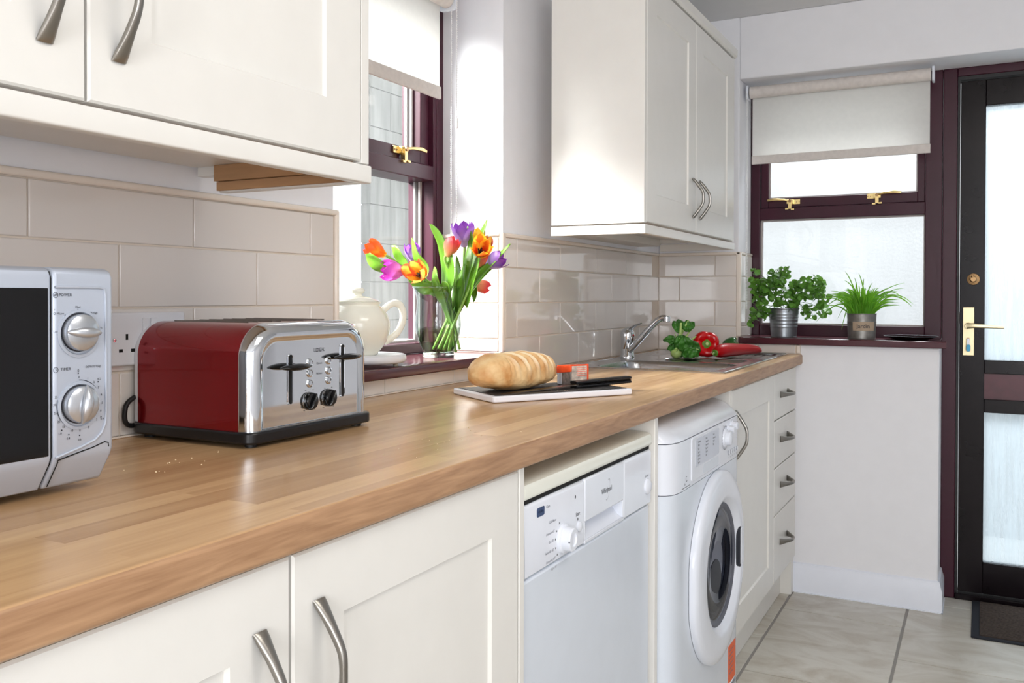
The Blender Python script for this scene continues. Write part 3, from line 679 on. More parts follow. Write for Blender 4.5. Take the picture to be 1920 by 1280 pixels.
b = nb(); lathe(b, [(.0, 0), (.035, 0), (.035, .002), (.03, .003), (0, .001)], 24, T(.3, 2.71, .7745)); part('waste', b, 'chrome', t)
t = thing('mixer_tap', 'chrome single-lever mixer tap behind the stainless sink', 'tap', (.062, 2.995, .913))
cx, cy = .062, 2.995
b = nb(); lathe(b, [(.0, 0), (.027, 0), (.027, .004), (.0235, .009), (.0235, .03), (.0228, .031), (.0235, .032), (.0235, .071), (0, .071)], 32, T(cx, cy, .9127)); body = part('tap_body', b, 'chrome', t, smooth=40)
b = nb(); lathe(b, [(.0, .0), (.0255, .0), (.026, .012), (.023, .022), (.014, .031), (0, .034)], 32, T(cx, cy, .9845)); 
sweep(b, catmull([(cx-.004, cy, 1.006), (cx+.014, cy-.002, 1.016), (cx+.034, cy-.004, 1.028), (cx+.053, cy-.006, 1.0345)], 5), [.019, .0165, .011, .0065], [.012, .007, .0045, .002], up=(0, 0, 1), k=12); part('lever', b, 'chrome', t, smooth=60)
b = nb(); cyl(b, (cx+.0245, cy-.009, .9925), (cx+.0262, cy-.0095, .9925), .0035, seg=10); part('hot_mark', b, 'red_pepper', body)
sp = catmull([(cx+.006, cy-.01, .932), (cx+.03, cy-.016, .954), (cx+.075, cy-.022, 1.001), (cx+.112, cy-.022, 1.04), (cx+.132, cy-.02, 1.054), (cx+.148, cy-.018, 1.0545)], 6)
b = nb(); sweep(b, sp, [.010, .0115, .0115, .0105, .0105, .0105], [.0095, .011, .0105, .0105, .0105, .0105], up=(0, 1, 0), k=16); p = part('spout', b, 'chrome', t, smooth=60)
b = nb(); cyl(b, (cx+.15, cy-.018, 1.061), (cx+.15, cy-.018, 1.041), .0125, .0125); part('aerator', b, 'chrome', p, bevel=.002)

# ============================================================ MICROWAVE (front faces +x)
t = thing('microwave', 'silver microwave oven at the left edge with two round dials', 'microwave', (.12, .46, .9105))
XM = .30; YS = .611; YE = .6865; YL = .235
def mwprofile(x0, xf, z0, z1):   # side outline: flat front, under-cut chamfer, rounded top edge
    return [(x0, z0), (xf-.022, z0), (xf-.003, .949), (xf, .957), (xf, z1-.01), (xf-.003, z1-.003), (xf-.012, z1), (x0, z1)]
b = nb(); box(b, -.0+.02, XM-.03, YL, YE-.004, .923, 1.1585); part('casing', b, 'microwave_silver', t, bevel=.004)
b = nb(); prism(b, mwprofile(XM-.03, XM, .9195, 1.1605), 1, YS+.0015, YE); fp = part('control_panel', b, 'microwave_silver', t, bevel=.005, seg=3)
b = nb(); prism(b, mwprofile(XM-.03, XM, .9195, 1.1605), 1, YL, YS-.0015); mdoor = part('door', b, 'microwave_silver', t, bevel=.002)
b = nb(); prism(b, [(x-.0035 if i_ not in (0, 7) else x, z) for i_, (x, z) in enumerate(mwprofile(XM-.05, XM, .9215, 1.1585))], 1, YS-.002, YS+.002); part('door_gap', b, 'dark_void', mdoor)
b = nb(); box(b, XM-.004, XM+.0008, YL+.02, YS-.0045, .9585, 1.138); part('door_window', b, 'microwave_glass', mdoor, bevel=.001)
# raised rim framing the dial panel
b = nb(); path = [(YS+.003, 1.139), (.668, 1.139), (.6745, 1.1375), (.676, 1.13), (.6765, 1.06), (.6765, 1.0), (.6755, .986), (.671, .976), (.662, .9685), (.645, .963), (YS+.003, .9555)]
sweep(b, [(XM+.0005, y, z) for y, z in path], .0014, .0014, up=(1, 0, 0), k=8); part('panel_rim', b, 'microwave_silver', fp)
b = nb()
lo = [(YS+.006, .9225), (YS+.006, .9505), (.617, .9525), (.64, .957), (.66, .9605), (.675, .9645), (.6795, .963), (.680, .9585)]
sweep(b, [(XM+.0002-(.0 if z > .949 else (.949-z)*.7), y, z) for y, z in lo], .0007, .0006, up=(1, 0, 0), k=6); part('flap_line', b, 'dark_void', fp)
for (zc, ang) in ((1.0895, -3), (1.0105, 82)):
    kx = .6425
    b = nb(); lathe(b, [(.0265, -.001), (.0265, .0012), (.0235, .0016), (.0215, -.001)], 40, FX(XM, kx+.0008, zc-.0012), cap=False); part('dial_recess', b, 'microwave_silver', fp)
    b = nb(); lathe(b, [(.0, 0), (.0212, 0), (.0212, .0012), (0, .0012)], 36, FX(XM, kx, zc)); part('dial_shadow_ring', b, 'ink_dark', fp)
    b = nb(); lathe(b, [(.0, .001), (.0198, .001), (.0203, .004), (.0195, .009), (.016, .0115), (0, .013)], 40, FX(XM, kx, zc)); kb = part('dial', b, 'knob_silver', fp)
    b = nb(); Mk = FX(XM+.012, kx, zc) @ RZ(ang)
    sweep(b, [Mk @ Vector((x, 0, -.003+.007*(1-(x/.021)**2))) for x in [-.0205+.041*i/12 for i in range(13)]], lambda q: .0008+.0052*sin(pi*q)**.7, lambda q: .002+.003*sin(pi*q), up=(1, 0, 0), k=12); part('dial_grip', b, 'knob_silver', kb)
b = nb(); A = lambda y, z: FX(XM+.0002, y, z)
text(b, 'POWER', .0045, A(.6266, 1.1305)); ring(b, A(.6148, 1.1305), .0026, .0031, seg=24)
for q in (-1, 0, 1): rectm(b, A(.6148+.001*q, 1.1305), -.0003, .0003, -.0012+.0004*q, .0012+.0004*q)
text(b, 'Med', .0035, A(.6415, 1.1172)); disc(b, A(.6415, 1.1145), .0007); text(b, 'M.High', .0033, A(.6615, 1.1105)); disc(b, A(.6568, 1.1085), .0007)
text(b, 'High', .0034, A(.6688, 1.0935)); disc(b, A(.6675, 1.0895), .0008); text(b, 'Low', .0034, A(.6152, 1.091)); disc(b, A(.6172, 1.0878), .0008)
text(b, 'M.Low', .0032, A(.6205, 1.1105)); disc(b, A(.6262, 1.1085), .0007); ring(b, A(.6135, 1.1105), .0009, .0013, seg=12); text(b, '*', .004, A(.6135, 1.1138))
ring(b, A(.6148, 1.05), .0026, .0031, seg=24); rectm(b, A(.6148, 1.05), -.0002, .0002, 0, .002); rectm(b, A(.6148, 1.05), 0, .0015, -.0002, .0002)
part('power_markings', b, 'ink_dark', fp, smooth=180)
b = nb(); text(b, 'TIMER', .0045, A(.6266, 1.05)); text(b, 'DEFROST(kg)', .0034, A(.6605, 1.0508)); text(b, '0', .0044, A(.6418, 1.0472)); disc(b, A(.6418, 1.0446), .0007)
ring(b, A(.6425, 1.0105), .0262, .0269, -195, 90, seg=70)
for i, s_ in enumerate(('0', '1', '2', '3', '4', '5', '6', '7', '8', '9', '10', '15', '20', '25', '30', '35')):
    a = radians([90, 68, 50, 33, 15, -3, -20, -42, -66, -88, -108, -130, -146, -166, -184, -200][i]); text(b, s_, .0037, A(.6425+.0292*cos(a), 1.0105+.0296*sin(a)))
for s_, a in (('0.2', 41), ('0.4', -30), ('0.6', -89), ('0.8', -113), ('1.0', -131)):
    a = radians(a); text(b, s_, .0035, A(.6425+.0335*cos(a)-(.001 if s_ == '1.0' else 0), 1.0105+.0392*sin(a))); disc(b, A(.6425+.0318*cos(a), 1.0105+.0345*sin(a)), .0008)
part('timer_markings', b, 'ink_dark', fp, smooth=180)
for fy in (.27, .565):
    for fx in (.05, .245): b = nb(); cyl(b, (fx, fy, .9107), (fx, fy, .924), .012, .013); part('foot', b, 'rubber_black', t)

# ============================================================ TOASTER
t = thing('toaster', 'metallic red four-slice toaster with polished chrome front', 'toaster', (.14, 1.085, .9105))
TY0, TY1, TZ0, TZ1 = .948, 1.226, .9335, 1.0895
def arch(i=0, r_=.052): return rrect(TY0+i, TY1-i, TZ0, TZ1-i, r_-i, 10, (1, 1, 0, 0))
b = nb(); prism(b, arch(), 0, .022, .232); shell = part('shell', b, 'toaster_red', t, smooth=30)
b = nb(); prism(b, arch(.0005, .052), 0, .013, .022); part('back_panel', b, 'socket_white', t, bevel=.002)
# chrome fascia: rounded rim swelling out then a shallow dish
b = nb(); rings = []
for (ins, xx) in ((.0, .232), (-.0006, .2335), (.0, .236), (.003, .245), (.009, .2525), (.016, .2555), (.021, .2555), (.0255, .2525), (.028, .252), (.0295, .252), (.034, .252)):
    yy = rrect(TY0+ins, TY1-ins, TZ0+(0 if ins < .016 else (ins-.016)*.2), TZ1-ins, max(.052-ins*.75, .012), 10, (1, 1, 0, 0)); rings.append([b.verts.new((xx, p[0], p[1])) for p in yy])
for A_, B_ in zip(rings, rings[1:]):
    n = len(A_)
    for i in range(n): b.faces.new((A_[i], A_[(i+1) % n], B_[(i+1) % n], B_[i]))
b.faces.new(rings[-1]); fas = part('fascia', b, 'chrome', t, smooth=50)
b = nb(); prism(b, rrect(.008, .262, TY0-.006, TY1+.006, .02), 2, .9165, TZ0); part('base', b, 'black_plastic', t, bevel=.003, seg=3)
for fx in (.03, .24):
    for fy in (.965, 1.21): b = nb(); cyl(b, (fx, fy, .9107), (fx, fy, .918), .009); part('foot', b, 'rubber_black', t)
for i in range(4):
    yc = 1.01+.0515*i
    b = nb(); box(b, .045, .2, yc-.009, yc+.009, TZ1-.001, TZ1+.0004); sl_ = part('slot', b, 'slot_brown', t)
    b = nb()
    for yy in (yc-.0105, yc+.0095): box(b, .044, .201, yy, yy+.001, TZ1-.0005, TZ1+.0016)
    for k_ in range(12): box(b, .052+.0125*k_, .0535+.0125*k_, yc-.009, yc+.009, TZ1-.0005, TZ1+.001)
    part('slot_wires', b, 'brushed_nickel', sl_)
XT = .2522
for (ly, top, bot, lz) in ((1.034, 1.0405, .9665, 1.0225), (1.158, 1.050, .966, 1.031)):
    b = nb(); prism(b, rrect(ly-.0042, ly+.0042, bot, top, .0041), 0, XT-.001, XT+.0006); ls = part('lever_slot', b, 'dark_void', fas)
    b = nb(); pth = rrect(ly-.0052, ly+.0052, bot-.001, top+.001, .0051); pth.append(pth[0]); sweep(b, [(XT+.0006, y, z) for y, z in pth], .0009, .0012, up=(1, 0, 0), k=6); part('slot_rim', b, 'chrome', ls)
    b = nb(); sweep(b, [(XT+.012+.002*sin(pi*i/10), ly-.033+.066*i/10, lz) for i in range(11)], lambda q: .003+.0085*sin(pi*q)**.6, lambda q: .0012+.0042*sin(pi*q)**.8, up=(0, 0, 1), k=12); cyl(b, (XT-.002, ly, lz), (XT+.012, ly, lz), .0035)
    part('lever', b, 'black_gloss', fas, smooth=60)
for i, by in enumerate((1.0785, 1.1235)):
    for bz in ((1.026, 1.0095, .9935) if i == 0 else (1.0265, 1.0105, .995)):
        b = nb(); lathe(b, [(.0063, 0), (.0063, .0014), (.005, .002), (.0045, .0008), (.0, .0008)], 20, FX(XT, by, bz), cap=False); lathe(b, [(.0042, .0008), (.0042, .0022), (.0, .0026)], 16, FX(XT, by, bz)); part('button', b, 'chrome', fas)
for ky in (1.078, 1.1235):
    kz = .966 if ky < 1.1 else .967
    b = nb(); lathe(b, [(.0, 0), (.0148, 0), (.0145, .001), (0, .001)], 28, FX(XT, ky, kz)); part('knob_ring', b, 'chrome', fas)
    b = nb(); lathe(b, [(.0, .001), (.0138, .001), (.0135, .006), (.012, .008), (0, .008)], 28, FX(XT, ky, kz)); Mk = FX(XT+.008, ky, kz) @ RZ(62)
    sweep(b, [Mk @ Vector((x, 0, .001)) for x in (-.0128, -.008, 0, .008, .0128)], [.002, .003, .0032, .003, .002], [.002, .004, .0045, .004, .002], up=(1, 0, 0), k=10); part('browning_knob', b, 'black_gloss', fas)
b = nb(); A = lambda y, z: FX(XT+.0004, y, z)
text(b, 'LOGIK', .0088, A(1.1015, 1.0445), sx=.95); text(b, 'Cancel', .0046, A(1.1015, 1.0235)); text(b, 'Reheat', .0046, A(1.1015, 1.0075)); part('fascia_lettering', b, 'ink_dark', fas, smooth=180)
b = nb()
for ky in (1.078, 1.1235):
    for i in range(6): a = radians(-50+56*i); disc(b, A(ky+.0185*cos(a), .9665+.0185*sin(a)), .0008)
part('knob_marks', b, 'ink_dark', fas, smooth=180)
b = nb(); sweep(b, catmull([(.014, .96, .93), (.012, .945, .928), (.013, .934, .933), (.013, .931, .945), (.014, .934, .962), (.0135, .95, .972), (.0135, .975, .976)], 6), .0038, up=(1, 0, 0), k=10); part('power_cord', b, 'rubber_black', t, smooth=60)

# ============================================================ DOUBLE SOCKET
t = thing('power_socket', 'white double wall socket on the tiles between microwave and toaster', 'socket', (.004, .98, 1.063))
b = nb(); prism(b, rrect(.903, 1.0495, 1.0215, 1.1035, .004), 0, .0036, .0125); fpl = part('face_plate', b, 'socket_white', t, bevel=.003, seg=3)
for oc in (.936, 1.017):
    b = nb(); box(b, .012, .0128, oc-.0022, oc+.0022, 1.0615, 1.0705); box(b, .012, .0128, oc-.0145, oc-.0075, 1.0425, 1.0475); box(b, .012, .0128, oc+.0075, oc+.0145, 1.0425, 1.0475); part('pin_holes', b, 'dark_void', fpl)
for sy in (.9695, .9845):
    b = nb(); prism(b, [(.0125, 1.0735), (.0145, 1.0735), (.0165, 1.0945), (.0125, 1.0945)], 1, sy-.0055, sy+.0055); part('rocker_switch', b, 'socket_white', fpl, bevel=.0006)
for sy in (.9135, 1.0395): b = nb(); lathe(b, [(0, 0), (.0032, 0), (.0028, .0012), (0, .0016)], 14, FX(.0125, sy, 1.0615)); part('screw', b, 'chrome', fpl)

# ============================================================ DISHWASHER
t = thing('dishwasher', 'white dishwasher with round program knob and cream lid under the worktop', 'dishwasher', (.3, 1.52, 0))
XQ = .555; D0, D1 = 1.2185, 1.8195
b = nb(); box(b, .03, XQ-.035, D0, D1, .03, .808); part('cabinet_body', b, 'white_appliance', t, bevel=.003)
b = nb(); prism(b, [(.03, .8115), (XQ-.004, .8115), (XQ+.002, .815), (XQ+.002, .831), (XQ-.001, .8365), (XQ-.008, .8395), (XQ-.03, .8415), (.03, .8425)], 1, D0, D1); part('lid', b, 'white_lid', t, bevel=.004, seg=3)
b = nb(); box(b, .04, XQ-.036, D0+.002, D1-.002, .68, .8112); part('seam', b, 'dark_void', t)
b = nb(); box(b, XQ-.03, XQ-.0045, D0+.003, D1-.003, .8046, .8114); part('lid_gap', b, 'dark_void', t)
b = nb(); box(b, XQ-.034, XQ-.004, D0+.001, D1-.001, .11, .6855); part('door', b, 'white_appliance', t, bevel=.005, seg=3)
def cpanel(b, y0, y1, z0, z1): prism(b, [(XQ-.034, z0), (XQ-.003, z0), (XQ, z0+.004), (XQ, z1-.006), (XQ-.004, z1), (XQ-.034, z1)], 1, y0, y1)
H0, H1 = 1.4605, 1.6555
b = nb(); cpanel(b, D0, H0-.0006, .6885, .8045); cp = part('control_panel', b, 'white_gloss', t, bevel=.006, seg=3)
b = nb(); cpanel(b, H1+.0006, D1, .6885, .8045); part('control_panel', b, 'white_gloss', t, bevel=.003)
b = nb(); box(b, XQ-.034, XQ, H0, H1, .7275, .8045); mpn = part('handle_panel', b, 'white_gloss', t, bevel=.003, seg=3)
b = nb(); box(b, XQ-.034, XQ, H0, H1, .6885, .6945); box(b, XQ-.034, XQ-.026, H0, H1, .6945, .7275); box(b, XQ-.034, XQ-.001, H0, H0+.004, .6945, .7275); box(b, XQ-.034, XQ-.001, H1-.004, H1, .6945, .7275)
prism(b, [(XQ-.026, .6945), (XQ-.002, .6945), (XQ-.012, .700), (XQ-.026, .716)], 1, H0+.004, H1-.004); part('handle_pocket', b, 'white_gloss', t, bevel=.001)
b = nb(); box(b, XQ-.06, XQ-.045, D0+.01, D1-.01, .0, .105); part('kick_panel', b, 'white_appliance', t)
b = nb(); lathe(b, [(.0, 0), (.0245, 0), (.024, .004), (.0205, .006), (.0195, .019), (.0175, .021), (.0115, .021), (.0105, .0185), (.0, .0185)], 36, FX(XQ, 1.366, .7215)); kd = part('program_knob', b, 'white_gloss', cp)
b = nb(); box(b, XQ+.006, XQ+.0215, 1.3465, 1.3475, .7205, .7225); part('knob_pointer', b, 'ink_grey', kd)
b = nb(); lathe(b, [(.0, 0), (.0095, 0), (.009, .003), (.006, .0048), (0, .005)], 24, FX(XQ, 1.4325, .7265)); part('start_button', b, 'white_gloss', cp)
b = nb(); lathe(b, [(.0, 0), (.0165, 0), (.016, .004), (.011, .0075), (0, .008)], 28, FX(XQ, 1.7905, .7295)); part('power_button', b, 'white_gloss', t)
b = nb(); A = lambda y, z: FX(XQ+.0003, y, z)
text(b, 'Whirlpool', .0145, A(1.563, 1-.2345), sx=.85); ring(b, A(1.5685, .7655) @ RZ(-20) @ Matrix.Diagonal((.42, 1, 1, 1)), .0195, .0203, -110, 120, seg=40)
text(b, 'Start', .0095, A(1.4275, .7495)); disc(b, A(1.4275, .7405), .0016, .003); disc(b, A(1.417, .7815), .0016, .003); text(b, 'On/Off', .0065, A(1.789, .7515))
for i, (a, s_) in enumerate(((118, 'Cold Rinse'), (147, 'Intensive 65\u00b0'), (170, 'Eco 50\u00b0'), (196, 'Rapid 40\u00b0'), (221, 'Daily 55\u00b0'))):
    a = radians(a); disc(b, A(1.366+.031*cos(a), .7215+.033*sin(a)), .0013, .0018)
part('panel_print', b, 'ink_dark', cp, smooth=180)
b = nb()
for (a, s_, dz) in ((140, 'Cold Rinse', .011), (157, 'Intensive 65\u00b0', .004), (172, 'Eco 50\u00b0', 0), (193, 'Auto 40\u00b0-60\u00b0', 0), (212, 'Economic 50\u00b0', -.002), (228, 'Rapid 40\u00b0', -.008)):
    a = radians(a); text(b, s_, .0062, A(1.366+.037*cos(a), .7215+.043*sin(a)+dz), align='RIGHT')
part('program_names', b, 'ink_grey', cp, smooth=180)
b = nb(); prism(b, rrect(1.266, 1.293, .778, .7925, .003), 0, XQ-.0005, XQ+.0006); lbl = part('energy_label', b, 'ink_blue', cp); b = nb(); text(b, 'AAA', .0085, A(1.2795, .7855)); part('label_lettering', b, 'white_gloss', lbl, smooth=180)
b = nb(); text(b, 'Class', .007, A(1.3065, .788)); part('label_caption', b, 'ink_grey', lbl, smooth=180)

# ============================================================ WASHING MACHINE
t = thing('washing_machine', 'white front-loading washing machine with large round door', 'washing machine', (.32, 2.155, 0))
V0, V1, XV = 1.8535, 2.4525, .592
def wm_outline(xf, rad, back=.06): return rrect(back, xf, V0, V1, rad, 8, (1, 0, 0, 1))
def arc_outline(xf, back=.06):
    # plan view: front corners swept back in a soft curve
    p = [(back, V1), (back, V0), (xf-.03, V0), (xf-.018, V0+.006), (xf-.008, V0+.02), (xf-.002, V0+.042), (xf, V0+.07), (xf, V1-.04), (xf-.003, V1-.02), (xf-.01, V1-.006), (xf-.018, V1)]
    return p
b = nb(); prism(b, arc_outline(XV), 2, .02, .6955); part('cabinet_body', b, 'white_appliance', t, smooth=45)
b = nb(); prism(b, arc_outline(XV+.001), 2, .6975, .8075)
fasc = part('fascia', b, 'white_gloss', t, smooth=45)
b = nb(); prism(b, [(x-.003 if x > .1 else x, min(max(y, V0+.003), V1-.003)) for x, y in arc_outline(XV)], 2, .69, .812); part('seam', b, 'grey_rubber', t)
# top with a sloping rounded nose
b = nb(); prof = [(XV+.0, .8095), (XV-.003, .815), (XV-.014, .826), (XV-.032, .840), (XV-.055, .8475), (.06, .850)]
rows = []
for (xx, zz) in prof:
    k_ = [(xx, V0+.07), (xx, V1-.04)]
    row = [b.verts.new((max(.06, xx-dx), yy, zz)) for yy, dx in ((V0, .03), (V0+.006, .018), (V0+.02, .008), (V0+.042, .002), (V0+.07, 0), (V1-.04, 0), (V1-.02, .003), (V1-.006, .01), (V1, .018))]; rows.append(row)
for A_, B_ in zip(rows, rows[1:]):
    for i in range(8): b.faces.new((A_[i], A_[i+1], B_[i+1], B_[i]))
base_ = [b.verts.new((.06, V0, .8095)), b.verts.new((.06, V1, .8095))]
b.faces.new([r_[0] for r_ in rows]+[base_[0]]); b.faces.new([r_[-1] for r_ in rows][::-1]+[base_[1]][::1]) ; b.faces.new(rows[0][::-1]+[base_[0], base_[1]][::1])
part('top_cover', b, 'white_gloss', t, smooth=60)
# detergent drawer with its program list and finger recess
A = lambda y, z: FX(XV+.0014, y, z)
b = nb(); prism(b, rrect(1.985, 2.228, .7055, .8065, .008), 0, XV-.002, XV+.0035); dd = part('detergent_drawer', b, 'white_gloss', fasc, bevel=.002)
b = nb(); prism(b, rrect(2.012, 2.216, .7365, .8, .004), 0, XV+.003, XV+.0045); lc = part('program_card', b, 'energy_panel', dd)
b = nb(); rw = random.Random(3)
A3 = lambda y, z: FX(XV+.0048, y, z)
for cxx, nn in ((2.022, 7), (2.088, 6), (2.152, 4)):
    for i in range(nn): text(b, rw.choice(('Cotton', 'Mix 30', 'Wool', 'Synthetic', 'Rinse', 'Spin', 'Silk', 'Sports')) , .0066, A3(cxx+.005, .7915-.008*i), align='LEFT')
part('card_lettering', b, 'ink_dark', lc, smooth=180)
b = nb(); prism(b, rrect(2.075, 2.216, .7095, .7315, .006), 0, XV+.0028, XV+.0038); part('finger_recess', b, 'white_appliance', dd)
def dial(yc, zc, r_, M_=None):
    b = nb(); lathe(b, [(.0, 0), (r_, 0), (r_*.96, .004), (r_*.8, .006), (r_*.75, .016), (r_*.6, .018), (0, .018)], 28, FX(XV+.001, yc, zc)); return part('dial', b, 'white_gloss', fasc)
dial(2.288, .765, .0245); dial(2.318, .783, .012) ; dial(2.352, .789, .014)
b = nb(); ring(b, A(2.288, .765), .0295, .0305, 60, 330, seg=40); text(b, '0', .008, A(2.272, .796))
for i in range(14): a = radians(70+19*i); disc(b, A(2.288+.0275*cos(a), .765+.0275*sin(a)), .0012)
for i in range(7): disc(b, A(2.415-.0015*(i-3), .8-.0085*i), .0015)
for i in range(5): rectm(b, A(2.322+.021*i, .717+.004), -.0014, .0014, -.006, .006)
for i in range(5): text(b, str(30*i), .006, A(2.322+.021*i, .704+.004))
text(b, 'Eco', .0075, A(1.936, .71)); ring(b, A(1.95, .72), .005, .0062, 60, 330, seg=20); rectm(b, A(1.945, .7025), -.03, .03, -.0006, .0006)
part('fascia_print', b, 'ink_dark', fasc, smooth=180)
for i in range(5): b = nb(); prism(b, rrect(2.3145+.021*i+.01, 2.3275+.021*i+.006, .716, .7265, .002), 0, XV, XV+.0035); part('option_button', b, 'white_gloss', fasc)
# porthole door
DC = (2.203, .4585)
def flat_ring(r_, flat=None):
    out = []
    for i in range(64):
        a = 2*pi*i/64; y, z = r_*cos(a), r_*sin(a)
        if flat is not None: y = max(y, -flat)
        out.append((DC[0]+y, DC[1]+z))
    return out
b = nb(); rings = []
for (r_, xx, fl_) in ((.2365, XV+.001, .229), (.2365, XV+.012, .229), (.2315, XV+.0175, .2245), (.215, XV+.021, None), (.176, XV+.024, None), (.166, XV+.0215, None), (.152, XV+.008, None), (.147, XV+.0, None)):
    off = .0 if r_ > .2 else .012*(1 if r_ > .17 else 1)
    rings.append([b.verts.new((xx, y+(off if r_ < .2 else 0), z)) for y, z in flat_ring(r_, fl_)])
for A_, B_ in zip(rings, rings[1:]):
    for i in range(64): b.faces.new((A_[i], A_[(i+1) % 64], B_[(i+1) % 64], B_[i]))
pd = part('porthole_door', b, 'white_gloss', t, smooth=60)
b = nb(); Mg = FX(XV, DC[0]+.012, DC[1]); lathe(b, [(.153, .0085), (.149, .0105), (.140, .008), (.136, .004), (.136, .001)], 64, Mg, cap=False); part('door_seal_ring', b, 'grey_rubber', pd)
b = nb(); lathe(b, [(.138, .0055), (.118, .009), (.09, .004), (.06, .0), (0, -.004)], 56, Mg @ T(0, 0, .001), cap=False); part('door_glass', b, 'porthole', pd, smooth=180)
b = nb(); lathe(b, [(.1385, .0008), (.105, .0008), (.0, .0007)], 56, Mg, cap=False); part('drum_opening', b, 'drum_steel', pd, smooth=180)
b = nb(); lathe(b, [(.118, .0014), (.1, .003), (.084, .0016)], 48, Mg, cap=False); lathe(b, [(.06, .0015), (.035, .003), (0, .0016)], 40, Mg @ T(-.02, -.045, 0), cap=False); part('drum_rim', b, 'ink_dark', pd, smooth=180)
b = nb(); prism(b, rrect(2.366, 2.396, .412, .52, .006), 0, XV+.012, XV+.0226); dc_ = part('catch_recess', b, 'ink_dark', pd, bevel=.001)
b = nb(); prism(b, rrect(2.372, 2.3965, .418, .514, .004), 0, XV+.013, XV+.0245); part('door_catch', b, 'white_gloss', dc_, bevel=.0015)
b = nb(); A = lambda y, z: FX(XV+.0215, y, z); text(b, 'Hotpoint', .0125, A(2.225, .6545) @ RZ(-3)); rectm(b, A(2.192, .655), -.004, .004, -.006, .006); part('door_lettering', b, 'ink_dark', pd, smooth=180)
b = nb(); box(b, XV-.0002, XV+.0006, 2.336, 2.412, .1, .205); st_ = part('sticker', b, 'sticker_orange', t, label='orange energy sticker')
b = nb(); A = lambda y, z: FX(XV+.0008, y, z)
for i in range(6): rectm(b, A(2.374, .19-.012*i), -.03, .02-.006*(i % 3), -.0012, .0012)
part('sticker_lines', b, 'ink_grey', st_, smooth=180)
b = nb(); box(b, XV, XV+.0008, 2.336, 2.412, .085, .105); text(b, 'HOTPOINT', .014, A(2.374, .095)); lb_ = part('sticker_band', b, 'white_gloss', st_, smooth=180)
b = nb(); text(b, 'HOTPOINT', .014, FX(XV+.001, 2.374, .095)); part('sticker_lettering', b, 'ink_dark', lb_, smooth=180)
for fx in (.12, .55):
    for fy in (1.9, 2.41): b = nb(); cyl(b, (fx, fy, 0), (fx, fy, .022), .02); part('foot', b, 'rubber_black', t)

# ============================================================ THINGS ON THE WORKTOP AND SILLS
CAMP = Vector((1.178, 0, 1.1306))
def at(px, py, W): return CAMP+W*(w+R*((px-960)/FPX)-U*((py-640-SHY)/FPX))
# chopping board with a dark slate inset
BC, BA = (.312, 1.788), 56.5
t = thing('chopping_board', 'white-rimmed serving board with dark slate top on the oak worktop', 'board', (BC[0], BC[1], .9107), BA)
MB_ = T(BC[0], BC[1], 0) @ RZ(BA)
b = nb(); prism(b, rrect(-.1755, .1755, -.1, .1, .008), 2, .9115, .9245, MB_); part('board_tray', b, 'bread_board', t, bevel=.003, seg=3)
b = nb(); prism(b, rrect(-.1655, .1655, -.0905, .0905, .003), 2, .9243, .9258, MB_); part('slate_inset', b, 'slate', t, bevel=.0006)
for fx in (-.15, .15):
    for fy in (-.08, .08): b = nb(); q = MB_ @ Vector((fx, fy, 0)); cyl(b, (q.x, q.y, .9107), (q.x, q.y, .912), .008, seg=12); part('foot', b, 'rubber_foot', t)
# loaf
def loaf_mat():
    m = bpy.data.materials.new('crust'); m.use_nodes = True; N = m.node_tree.nodes; L = m.node_tree.links; b = N['Principled BSDF']
    at_ = N.new('ShaderNodeAttribute'); at_.attribute_name = 'petal'; sp = N.new('ShaderNodeSeparateColor'); L.new(at_.outputs['Color'], sp.inputs[0])
    tc = N.new('ShaderNodeTexCoord'); nz = N.new('ShaderNodeTexNoise'); nz.inputs['Scale'].default_value = 28; nz.inputs['Detail'].default_value = 6; L.new(tc.outputs['Object'], nz.inputs[0])
    rp = N.new('ShaderNodeValToRGB'); e = rp.color_ramp.elements; e[0].position = .3; e[0].color = S((204, 146, 84)); e[1].position = .68; e[1].color = S((238, 204, 150)); L.new(nz.outputs[0], rp.inputs[0])
    mx = N.new('ShaderNodeMix'); mx.data_type = 'RGBA'; L.new(sp.outputs[0], mx.inputs[0]); L.new(rp.outputs[0], mx.inputs[6]); mx.inputs[7].default_value = S((250, 234, 200)); L.new(mx.outputs[2], b.inputs['Base Color'])
    b.inputs['Roughness'].default_value = .55; v = N.new('ShaderNodeTexVoronoi'); v.inputs['Scale'].default_value = 110; L.new(tc.outputs['Object'], v.inputs[0])
    bp = N.new('ShaderNodeBump'); bp.inputs['Strength'].default_value = .35; bp.inputs['Distance'].default_value = .003; L.new(v.outputs[0], bp.inputs['Height']); L.new(bp.outputs[0], b.inputs['Normal']); MATS['crust'] = m
loaf_mat()
def setcol(o, f):
    a = o.data.color_attributes.new('petal', 'FLOAT_COLOR', 'POINT')
    for i, v in enumerate(o.data.vertices): a.data[i].color = f(i)
